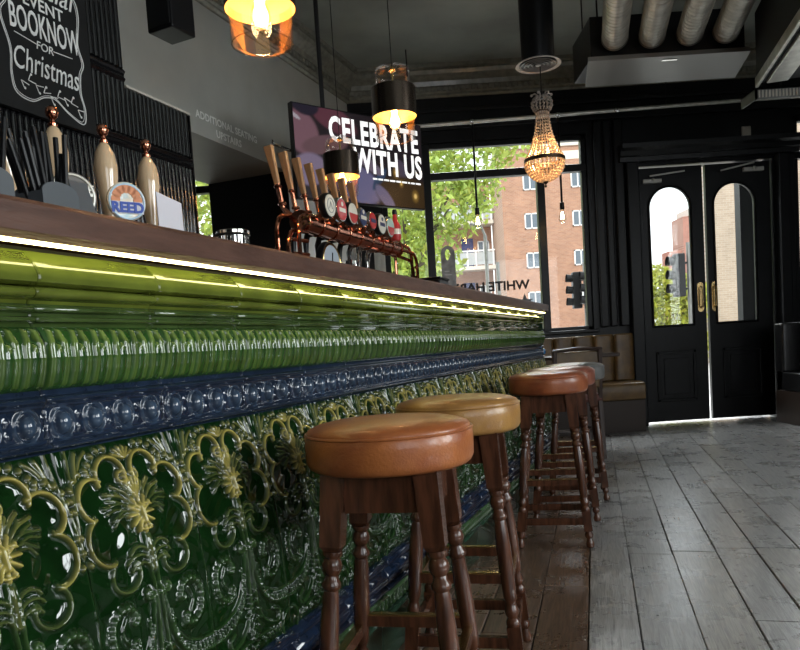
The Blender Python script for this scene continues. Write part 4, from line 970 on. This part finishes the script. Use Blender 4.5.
mb = MB(); mb.box(-.50, .215, 0, .02, -.16, .62); mb.build('board', slate, cb, smooth=False)
def wv(x): return x
bord = cr([(-.155, .36), (-.19, .30), (-.165, .22), (-.195, .16), (-.165, .05), (-.17, -.04), (-.155, -.10), (-.09, -.115), (-.03, -.085), (.02, -.08), (.08, -.115), (.15, -.135), (.165, -.08), (.15, -.02), (.155, .05), (.175, .10), (.155, .17), (.17, .27), (.16, .33), (.12, .36), (.05, .41), (-.05, .41), (-.155, .36)], 8)
mb = MB(); mb.tube([(x, -.001, z) for x, z in bord], .0022, 5)
mb.tube([(x*.96-.001, -.001, z*.97+.004) for x, z in bord], .0012, 5); mb.build('chalk_border', chalk, cb)
T_ = [text_obj('t', 'Special', .115, chalk, cb, (.0, -.001, .285), shear=.3, sx=.9), text_obj('t', 'EVENT', .062, chalk, cb, (.0, -.001, .228), bold=.0006), text_obj('t', 'BOOK', .125, chalk, cb, (-.075, -.001, .128), bold=.0012, sx=.46), text_obj('t', 'NOW', .125, chalk, cb, (.085, -.001, .128), bold=.0012, sx=.47),
      text_obj('t', 'FOR', .042, chalk, cb, (-.01, -.001, .085), shear=.15), text_obj('t', 'Christmas', .118, chalk, cb, (-.01, -.001, -.012), shear=.25, sx=.62)]
join_into('chalk_words', T_, chalk, cb)
mb = MB(); mb.tube([(-.14, -.001, .112), (-.045, -.001, .100)], .0018, 5); mb.tube([(.03, -.001, .10), (.12, -.001, .105)], .0018, 5)
for k in range(9):
    x = -.13+k*.032; z = -.052+.012*math.sin(k*1.3)-.003*k
    mb.tube([(x, -.001, z), (x+.033, -.001, z-.008*math.cos(k))], .0018, 5); mb.tube([(x, -.001, z), (x+.010, -.001, z+.022*(1 if k % 2 else -1))], .0018, 5); mb.sphere((x+.014, -.001, z+.024*(1 if k % 2 else -1)), .005, 6, 4, sc3=(1, .3, 1))
mb.build('chalk_holly', chalk, cb)

# ------------------------------------------------------------------ hanging lamps
def pendant(loc, label, light):
    e = empty('pendant_lamp', loc, 0, label, 'pendant lamp', 'brass and glass pendant lamps over the bar')
    top = CZ-loc[2]
    b = MB(); b.tube([(0, 0, .215), (0, 0, top-.02)], .0022, 6); b.lathe([(.035, top-.022), (.05, top-.012), (.05, top-.001)], 20); b.build('cord', plastic_black, e)
    b = MB(); b.lathe([(.10, 0), (.10, .125), (.0985, .125), (.0985, 0)], 48, cap=False); b.lathe([(.0985, .1235), (.075, .1235), (.075, .125), (.0985, .125)], 48, cap=False)
    sh = b.build('shade_band', band_outer, e, angle=50)
    b = MB(); b.lathe([(.0980, .0005), (.0980, .120), (.075, .121)], 48, cap=False); b.build('gold_lining', band_inner, sh, angle=50)
    b = MB(); b.lathe([(.080, .122), (.080, .185), (.076, .203), (.066, .213), (.02, .217)], 40, cap=False); b.build('upper_glass', lamp_glass, e, angle=70)
    b = MB(); b.lathe([(.088, .02), (.088, -.085), (.086, -.095), (.083, -.097)], 40, cap=False); b.tube([(.086*math.cos(t), .086*math.sin(t), -.096) for t in np.linspace(0, 2*pi, 40, endpoint=False)], .002, 5, closed=True); b.build('lower_glass', lamp_glass, e, angle=70)
    b = MB(); b.lathe([(.006, .22), (.014, .21), (.014, .20), (.005, .195), (.005, .09), (.017, .085), (.018, .045), (.014, .035)], 16); b.build('lamp_holder', brass, e)
    b = MB(); b.lathe([(.013, .038), (.016, .02), (.026, -.005), (.029, -.025), (.022, -.045), (.006, -.056)], 20); gb = b.build('bulb', lamp_glass, e)
    b = MB(); b.lathe([(.006, .03), (.013, .012), (.021, -.008), (.023, -.026), (.014, -.042), (.003, -.048)], 16); b.build('filament', bulb_glow, gb)
    l = bpy.data.lights.new('bulb_light', 'POINT'); l.energy = light; l.color = (1, .60, .26); l.shadow_soft_size = .03
    lo = bpy.data.objects.new('bulb_light', l); C.objects.link(lo); lo.parent = e; lo.location = (0, 0, .03)
pendant((-.322, 2.10, 1.888), 'nearest pendant lamp, large in the upper left, glowing gold inside', 5.5)
pendant((.058, 3.30, 1.945), 'middle pendant lamp hanging in front of the lit screen word CELEBRATE', 5.5)
pendant((-.243, 4.10, 1.888), 'farthest and lowest pendant lamp, hanging just above the wooden tap handles', 5.5)

# crystal basket chandelier
ch = empty('crystal_chandelier', (1.066, 4.9, 1.955), 0, 'beaded crystal basket chandelier glowing amber in front of the window', 'chandelier')
b = MB(); b.tube([(0, 0, .60), (0, 0, .760)], .004, 6); b.lathe([(.014, .55), (.018, .57), (.008, .60)], 12)
b.build('chain', dark_metal, ch)
ringz = .150
b = MB(); b.lathe([(.133, ringz-.012), (.136, ringz-.008), (.136, ringz+.008), (.133, ringz+.012), (.126, ringz+.012), (.126, ringz-.012)], 40, cap=False); b.build('ring', pm('dark_bronze', (.09, .06, .04), .35, .9), ch)
def bead_rows(rows, nper, rbead, mat, name, sq=1.0):
    b = MB()
    for i, (r, z) in enumerate(rows):
        for k in range(nper):
            a = 2*pi*(k+.0*(i % 2))/nper; c = (r*math.cos(a), r*math.sin(a), z); rb = rbead*(.55+.45*min(1, r/.1))
            b.add([(c[0]+rb, c[1], c[2]), (c[0], c[1]+rb, c[2]), (c[0]-rb, c[1], c[2]), (c[0], c[1]-rb, c[2]), (c[0], c[1], c[2]+rb*1.35*sq), (c[0], c[1], c[2]-rb*1.35*sq)], [(0, 1, 4), (1, 2, 4), (2, 3, 4), (3, 0, 4), (1, 0, 5), (2, 1, 5), (3, 2, 5), (0, 3, 5)])
    b.build(name, mat, ch, smooth=False)
bead_rows([(.128*math.cos(t), ringz-.012-.125*math.sin(t)) for t in np.linspace(.04, 1.38, 9)], 30, .0105, crystal, 'bead_basket')
up = [(.118, .175), (.106, .195), (.096, .215), (.087, .235), (.079, .255), (.072, .275), (.066, .295)]
up2 = [(.061, .315), (.057, .335), (.053, .355), (.050, .375), (.047, .395), (.045, .415), (.043, .435), (.042, .455)]
bead_rows(up, 26, .0088, crystal, 'bead_strands'); bead_rows(up2, 18, .0088, crystal_clear, 'upper_bead_strands')
b = MB(); b.lathe([(.046, .462), (.048, .468), (.046, .474)], 24); b.lathe([(.03, .555), (.034, .560), (.03, .565)], 20); b.build('collar', MATS['dark_bronze'], ch)
bead_rows([(.035+.032*math.sin(t), .515-.045*math.cos(t)) for t in np.linspace(.25, pi-.25, 6)], 16, .0105, crystal_clear, 'bead_ball')
b = MB()
for k in range(6):
    a = pi*k/3; b.tube([(.02*math.cos(a), .02*math.sin(a), .565), (.045*math.cos(a), .045*math.sin(a), .585), (.065*math.cos(a), .065*math.sin(a), .578)], [.006, .006, .003], 6); b.sphere((.066*math.cos(a), .066*math.sin(a), .574), .009, 8, 6)
b.build('crown_drops', crystal_clear, ch)
b = MB(); b.lathe([(.004, -.03), (.009, -.02), (.004, -.008), (.014, .0), (.018, .01), (.006, .018)], 12); b.build('finial', MATS['dark_bronze'], ch)
b = MB()
for k in range(3): a = 2*pi*k/3+.9; b.sphere((.05*math.cos(a), .05*math.sin(a), .20), .015, 10, 8, sc3=(1, 1, 1.5))
b.build('bulbs', bulb_glow, ch)
for sgn in (0, 1, 2):
    b = MB(); a = 2*pi*sgn/3; b.tube([(.128*math.cos(a), .128*math.sin(a), ringz), (.06*math.cos(a), .06*math.sin(a), .30), (.04*math.cos(a), .04*math.sin(a), .47)], .0015, 5); b.build('frame_wire', MATS['dark_bronze'], ch)
l = bpy.data.lights.new('chandelier_light', 'POINT'); l.energy = 3; l.color = (1, .62, .3); l.shadow_soft_size = .02; lo = bpy.data.objects.new('chandelier_light', l); C.objects.link(lo); lo.parent = ch; lo.location = (0, 0, .17)
# black air duct with a round diffuser above the chandelier
e = empty('air_duct', (1.055, 4.9, 2.72), 0, 'black vertical air duct ending in a pale ringed diffuser above the chandelier', 'air duct')
b = MB(); b.lathe([(.100, .01), (.107, .05), (.118, CZ-2.721)], 32); b.build('duct', black_paint, e)
b = MB(); b.lathe([(.148, 0), (.150, .004), (.135, .014), (.10, .016)], 40, cap=False); b.lathe([(.146, .002), (.128, .006), (.124, .012)], 40, cap=False)
dif = b.build('diffuser', pm('white_diffuser', (.62, .58, .54), .4), e)
b = MB()
for r in (.112, .088, .064, .040): b.lathe([(r, -.001), (r+.004, .0), (r-.012, .012)], 36, cap=False)
b.lathe([(.018, -.002), (.022, .004)], 20); b.build('cone_rings', pm('diffuser_rings', (.33, .30, .28), .4), dif)
b = MB(); b.lathe([(.125, .009), (.125, .012)], 36); b.build('diffuser_back', plastic_black, dif)
# rail with bulb pendants in front of the window
e = empty('ceiling_rail', (0, 6.6, 2.92), 0, 'long thin steel rail running across in front of window and door', 'rail')
b = MB(); b.tube([(.05, 0, -.035), (2.3, 0, 0), (4.95, 0, .035)], .016, 10); b.build('rail_tube', galv, e)
b = MB()
for x in (.25, 2.55, 4.4): b = MB(); b.tube([(x, 0, 0), (x, 0, CZ-2.921)], .006, 6); b.build('hanger', dark_metal, e)
b = MB()
for x in (.80, 1.57, 2.1): b = MB(); b.lathe([(.022, -.016), (.024, 0), (.022, .016)], 12, (x, 0, -.035+.035*x/2.3), ax=(x+1, 0, -.035+.035*x/2.3)); b.build('clamp', steel, e)
for x, lb in ((.805, 'thin black bulb pendant hanging left of the chandelier'), (1.572, 'thin black bulb pendant hanging right of the chandelier')):
    e = empty('bulb_pendant', (x, 6.6, 2.05), 0, lb, 'bulb pendant', 'bare bulb pendants on the window rail')
    b = MB(); b.tube([(0, 0, .07), (0, 0, .835)], .010, 8); b.lathe([(.010, .09), (.020, .085), (.022, .03), (.018, .022)], 14); b.build('drop_rod', plastic_black, e)
    b = MB(); b.lathe([(.012, .024), (.016, .01), (.030, -.025), (.036, -.055), (.028, -.085), (.006, -.098)], 18); gb = b.build('bulb', lamp_glass, e)
    b = MB()
    for k in range(6): a = pi*k/3; b.tube([(.006*math.cos(a), .006*math.sin(a), .005), (.016*math.cos(a), .016*math.sin(a), -.06)], .0018, 5)
    b.build('filament', filament, gb)

# ------------------------------------------------------------------ ducts and ceiling plant
DD = Vector((.268, 1, 0)).normalized()
def spiral_duct(x, y_end, z, r, length, label):
    ang = math.atan2(DD.y, DD.x); e = empty('spiral_duct', (x, y_end, z), ang, label, 'duct', 'silver spiral ducts feeding the ceiling unit')
    b = MB(); n = 28; turns = int(length/.05); prof = []
    for k in range(turns+1): t = -k*.05; prof += [(r, t), (r, t-.042), (r*1.035, t-.0455), (r*1.0, t-.049)]
    b.lathe(prof[::-1], n, (0, 0, 0), ax=(1, 0, 0), cap=False); b.build('pipe', galv, e, angle=60)
    b = MB(); b.lathe([(r*1.02, -.025), (r*1.08, -.02), (r*1.08, -.005)], 28, ax=(1, 0, 0), cap=False); b.build('collar', galv_dull, e)
    b = MB()
    for t in (-.9, -1.8):
        b.tube([(t, r*math.cos(a)*1.05, r*math.sin(a)*1.05) for a in np.linspace(0, 2*pi, 28, endpoint=False)], .006, 5, closed=True); b.tube([(t, 0, r), (t, 0, CZ-z-.002)], .005, 6)
    b.build('strap', dark_metal, e)
for x, lb in ((1.70, 'leftmost of the four silver spiral ducts at the ceiling'), (1.965, 'second from the left of the four silver spiral ducts'), (2.235, 'third from the left of the four silver spiral ducts'), (2.495, 'rightmost of the four silver spiral ducts at the ceiling')):
    spiral_duct(x-.01, 5.28, 3.02, .088, 2.0, lb)
e = empty('air_unit', (1.50, 5.33, 2.875), 0, 'large grey boxed air unit under the ceiling at the end of the spiral ducts', 'air unit')
b = MB(); b.box(.03, 1.14, .0, .50, .03, .32); b.build('casing', dark_metal, e, smooth=False, bevel=.005)
b = MB(); b.add([(0, -.03, 0), (1.165, -.03, 0), (1.30, .50, 0), (.12, .50, 0), (0, -.03, .03), (1.165, -.03, .03), (1.30, .50, .03), (.12, .50, .03)], [(0, 3, 2, 1), (4, 5, 6, 7), (0, 1, 5, 4), (1, 2, 6, 5), (2, 3, 7, 6), (3, 0, 4, 7)]); b.build('underside_tray', pm('grey_sheet_metal', (.30, .30, .29), .4, .5), e, smooth=False)
b = MB(); b.box(.55, .66, .02, .04, -.006, 0); b.build('latch', steel, e, smooth=False)
b = MB()
for x in (.1, 1.08):
    for y in (.05, .45): b = MB(); b.tube([(x, y, .32), (x, y, CZ-2.876)], .006, 6); b.build('hanger_rod', dark_metal, e)
# big duct at the right
e = empty('rectangular_duct', (2.70, 5.3, 2.635), math.atan2(DD.y, DD.x), 'large ribbed rectangular metal duct at the upper right', 'duct')
b = MB(); b.box(-3.9, 0, -1.3, 0, 0.01, .5); b.build('casing', black_matt, e, smooth=False)
b = MB()
for k in range(6): y = -.02-k*.25; b.box(-3.9, -.06, y-.17, y-.03, -.018, .01)
b.box(-3.9, 0, -.012, .012, -.02, .05)
b.build('ribbed_underside', galv, e, smooth=False, bevel=.006)
b = MB()
for x in (-.2, -1.6, -3): b = MB(); b.tube([(x, -.1, .5), (x, -.1, CZ-2.637)], .008, 6); b.build('hanger_rod', dark_metal, e)
e = empty('vent_grille', (2.72, 5.36, 2.555), 0, 'long slotted pale vent grille below the far edge of the big duct', 'vent')
b = MB(); b.box(0, 1.9, 0, .012, 0, .075); b.box(0, 1.9, 0, .22, .065, .075); b.box(0, .015, 0, .22, 0, .075); b.build('frame', galv_dull, e, smooth=False)
b = MB()
for k in range(75): b.box(.02+k*.025, .032+k*.025, -.006, 0, .01, .06)
b.build('slots', white_trim, e, smooth=False)
for x in (.12, .24): b = MB(); b.tube([(x, .1, .07), (x, .1, CZ-2.557)], .008, 6); b.build('hanger_rod', dark_metal, e)
e = empty('round_vent', (1.66, 3.0, 2.335), 0, 'round metal vent with a bright flange at the upper right corner', 'vent')
b = MB(); b.lathe([(.115, .01), (.115, CZ-2.337)], 32, cap=False); b.build('pipe', black_paint, e)
b = MB(); b.lathe([(.118, .03), (.128, .006), (.130, 0), (.122, -.002), (.110, .012)], 40, cap=False); b.build('flange', galv, e)
b = MB(); b.lathe([(.112, .02), (.05, .015)], 32); b.build('damper', galv_dull, e)
# black loudspeaker box at the upper left
e = empty('loudspeaker', (-.965, 3.5, 2.45), -.45, 'black loudspeaker box hung high by the grey bulkhead', 'speaker')
b = MB(); b.box(-.075, .075, -.07, .09, 0, .26); b.build('cabinet', plastic_black, e, smooth=False, bevel=.008)
b = MB(); b.box(-.065, .065, -.076, -.07, .015, .245); b.build('front_grille', black_matt, e, smooth=False)
b = MB(); b.tube([(0, 0, .26), (0, 0, CZ-2.452)], .012, 8); b.build('bracket', dark_metal, e)
b = MB(); b.box(-1.1, .2, -.03, .03, 0, .05); b.tube([(-.8, 0, .05), (-.8, 0, CZ-2.622)], .01, 6); b.tube([(0, 0, .05), (0, 0, CZ-2.622)], .01, 6); o = b.build('track_bar', black_matt, smooth=False); o.location = (-.72, 2.9, 2.52); o.rotation_euler = (0, 0, .1)
bpy.data.objects.remove(o)
# ------------------------------------------------------------------ lit screen
ta = math.atan2(.69, .865)
tv = empty('advert_screen', (-.575, 4.735, 1.925), ta, 'lit wall screen reading CELEBRATE WITH US over photos of hands and drinks', 'screen')
TW, THH = 1.095, .615
b = MB(); b.box(0, TW, 0, .045, 0, THH); b.build('case', plastic_black, tv, smooth=False, bevel=.004)
nu, nv = 150, 90; gx, gz = np.meshgrid(np.linspace(.008, TW-.008, nu), np.linspace(.008, THH-.008, nv), indexing='ij'); X = gx/TW; Z = gz/THH
col = np.zeros((nu, nv, 3))+np.array([.018, .012, .016])
def blob(cx, cz, rx, rz, c, ang=0, soft=.12):
    global col
    ca_, sa_ = math.cos(ang), math.sin(ang); dx, dz = (X-cx)*1.78, (Z-cz); u = (dx*ca_+dz*sa_)/rx; v = (-dx*sa_+dz*ca_)/rz; k = (1-smooth(np.sqrt(u*u+v*v), 1-soft, 1+soft))[..., None]; col = col*(1-k)+np.array(c)*k
blob(.06, .70, .20, .24, (.22, .11, .14), .5); blob(.22, .60, .30, .10, (.16, .085, .10), .2); blob(.30, .88, .30, .13, (.13, .04, .06), -.3); blob(.10, .98, .16, .10, (.02, .015, .03))
blob(.10, .32, .22, .17, (.26, .20, .30), .2); blob(.27, .42, .12, .22, (.16, .08, .08), .2); blob(.45, .22, .34, .20, (.17, .16, .30), -.3); blob(.62, .30, .16, .05, (.03, .07, .15), .9); blob(.55, .45, .20, .06, (.20, .16, .22), -.5)
blob(.80, .40, .10, .16, (.09, .07, .11), .3); blob(.83, .16, .42, .20, (.055, .030, .010), 0); blob(.66, .10, .18, .07, (.16, .15, .27), -.8)
for cx, cz, r in ((.76, .40, .020), (.80, .28, .014), (.915, .15, .022)): blob(cx, cz, r*2.2, r*3, (.28, .16, .03), 0, .5); blob(cx, cz, r, r*1.3, (1.1, .75, .25), 0, .4)
blob(.02, .86, .07, .02, (.5, .45, .5), -.5)
V = np.stack([gx, np.full_like(gx, -.0015), gz], -1).reshape(-1, 3)
grid_obj('screen_picture', V, nu, nv, emit_attr('screen_picture', 'pix', .5), tv, np.clip(col, 0, 2).reshape(-1, 3), attr='pix')
scr_white = pm('screen_white', (.8, .8, .8), .5, emit=((1, 1, .98), .68))
t1 = text_obj('t', 'CELEBRATE', .222, scr_white, tv, (.665, -.0025, .408), bold=.0075, spacing=1.09, sx=.64, depth=.0003); t2 = text_obj('t', 'WITH US', .222, scr_white, tv, (.775, -.0025, .225), bold=.0075, spacing=1.09, sx=.63, depth=.0003)
join_into('headline', [t1, t2], scr_white, tv)
b = MB(); rl = random.Random(5); x = .62
while x < 1.05: wd = rl.uniform(.02, .05); b.box(x, x+wd, -.003, -.0022, .178, .190); x += wd+.009
b.build('small_print_line', scr_white, tv, smooth=False)
b = MB(); b.tube([(.35, .045, .40), (.35, .16, .40), (.35, .16, CZ-1.927)], .016, 8); b.build('ceiling_mount', dark_metal, tv)
b = MB(); b.tube([(.05, .06, .31), (-.10, .09, .355)], .010, 8); b.lathe([(.028, 0), (.024, .012), (.012, .02)], 16, (-.115, .095, .359), ax=(.05, .06, .31)); b.build('side_bracket', steel, tv)

# ------------------------------------------------------------------ seating at the far end
olive = pm('olive_brown_leather', (.19, .11, .036), .33, noise=(10, .25), bump=(120, .15), alt=(.12, .068, .024)); blackl = pm('black_leather', (.012, .012, .013), .28, bump=(120, .15))
def banquette(name, x0, x1, yb, yf, label, mat, ch_w=.2, zs=.47, zb=.925):
    e = empty(name, (x0, yb, 0), 0, label, 'bench'); w_ = x1-x0; d = yb-yf; n = max(1, int(round(w_/ch_w))); cw = w_/n
    b = MB(); b.box(0, w_, -d+.03, -.001, 0.001, zs-.17); b.build('base', pm('dark_bench_base', (.035, .020, .013), .5), e, smooth=False)
    b = MB()
    sp_ = [(-d, zs-.165), (-d-.008, zs-.15), (-d-.010, zs-.04), (-d+.005, zs-.008), (-d+.05, zs), (-.12, zs+.004), (-.10, zs-.165)]; b.profx(sp_, 0, w_); b.build('seat', mat, e, angle=50, bevel=.01)
    b = MB()
    for k in range(n):
        for (ya, yb_, za, zb_) in ((-.13, -.001, zs+.004, zb),):
            pts = []
            for t in np.linspace(0, pi, 9): pts.append((k*cw+cw/2-(cw/2-.001)*math.cos(t), ya+.02-.028*math.sin(t)**.6))
            pts += [((k+1)*cw-.001, -.001), (k*cw+.001, -.001)]; b.prismz(pts, za, zb_)
    b.build('backrest', mat, e, angle=50, bevel=.012)
banquette('banquette', .55, 2.285, EY-.052, 6.67, 'olive brown leather banquette with channelled back under the far window', olive)
banquette('banquette', 3.55, 4.90, 6.78, 6.33, 'black leather banquette right of the double doors', blackl)
e = empty('pub_table', (1.47, 6.0, 0), 0, 'small dark pub table in front of the olive banquette', 'table')
b = MB(); b.box(-.30, .30, -.27, .27, .745, .775); b.build('tabletop', table_wood, e, smooth=False, bevel=.006)
b = MB(); b.lathe([(.035, .03), (.022, .08), (.022, .68), (.04, .744)], 16); b.build('pedestal', plastic_black, e)
b = MB(); b.lathe([(.20, 0), (.20, .012), (.10, .025), (.03, .035)], 28); b.build('foot', plastic_black, e)
e = empty('dining_chair', (1.32, 5.52, 0), 0, 'low wooden chair with dark upholstered back, its back to the bar stools', 'chair')
cw_ = pm('dark_chair_wood', (.05, .028, .020), .3); rw = pm('red_brown_seat', (.13, .035, .025), .4)
for ix in (-1, 1):
    b = MB(); b.obox((ix*.175, -.19, 0), (ix*.17, -.17, .44), .034, .034); b.obox((ix*.17, -.17, .44), (ix*.165, -.235, .825), .034, .030); b.build('leg', cw_, e, smooth=False, bevel=.004)
    b = MB(); b.obox((ix*.175, .19, 0), (ix*.17, .18, .44), .034, .034); b.build('leg', cw_, e, smooth=False, bevel=.004)
b = MB(); b.box(-.19, .19, -.19, .20, .43, .49); b.build('seat', rw, e, smooth=False, bevel=.015)
b = MB(); b.tube([(-.18, -.235, .82), (0, -.250, .832), (.18, -.235, .82)], .014, 8); b.build('top_rail', cw_, e)
b = MB(); b.box(-.158, .158, -.228, -.195, .54, .812); b.build('backrest', olive, e, smooth=False, bevel=.01)
b = MB(); b.obox((-.17, -.19, .2), (-.17, .19, .2), .02, .02); b.obox((.17, -.19, .2), (.17, .19, .2), .02, .02); b.obox((-.17, 0, .2), (.17, 0, .2), .02, .02); b.build('stretcher', cw_, e, smooth=False)
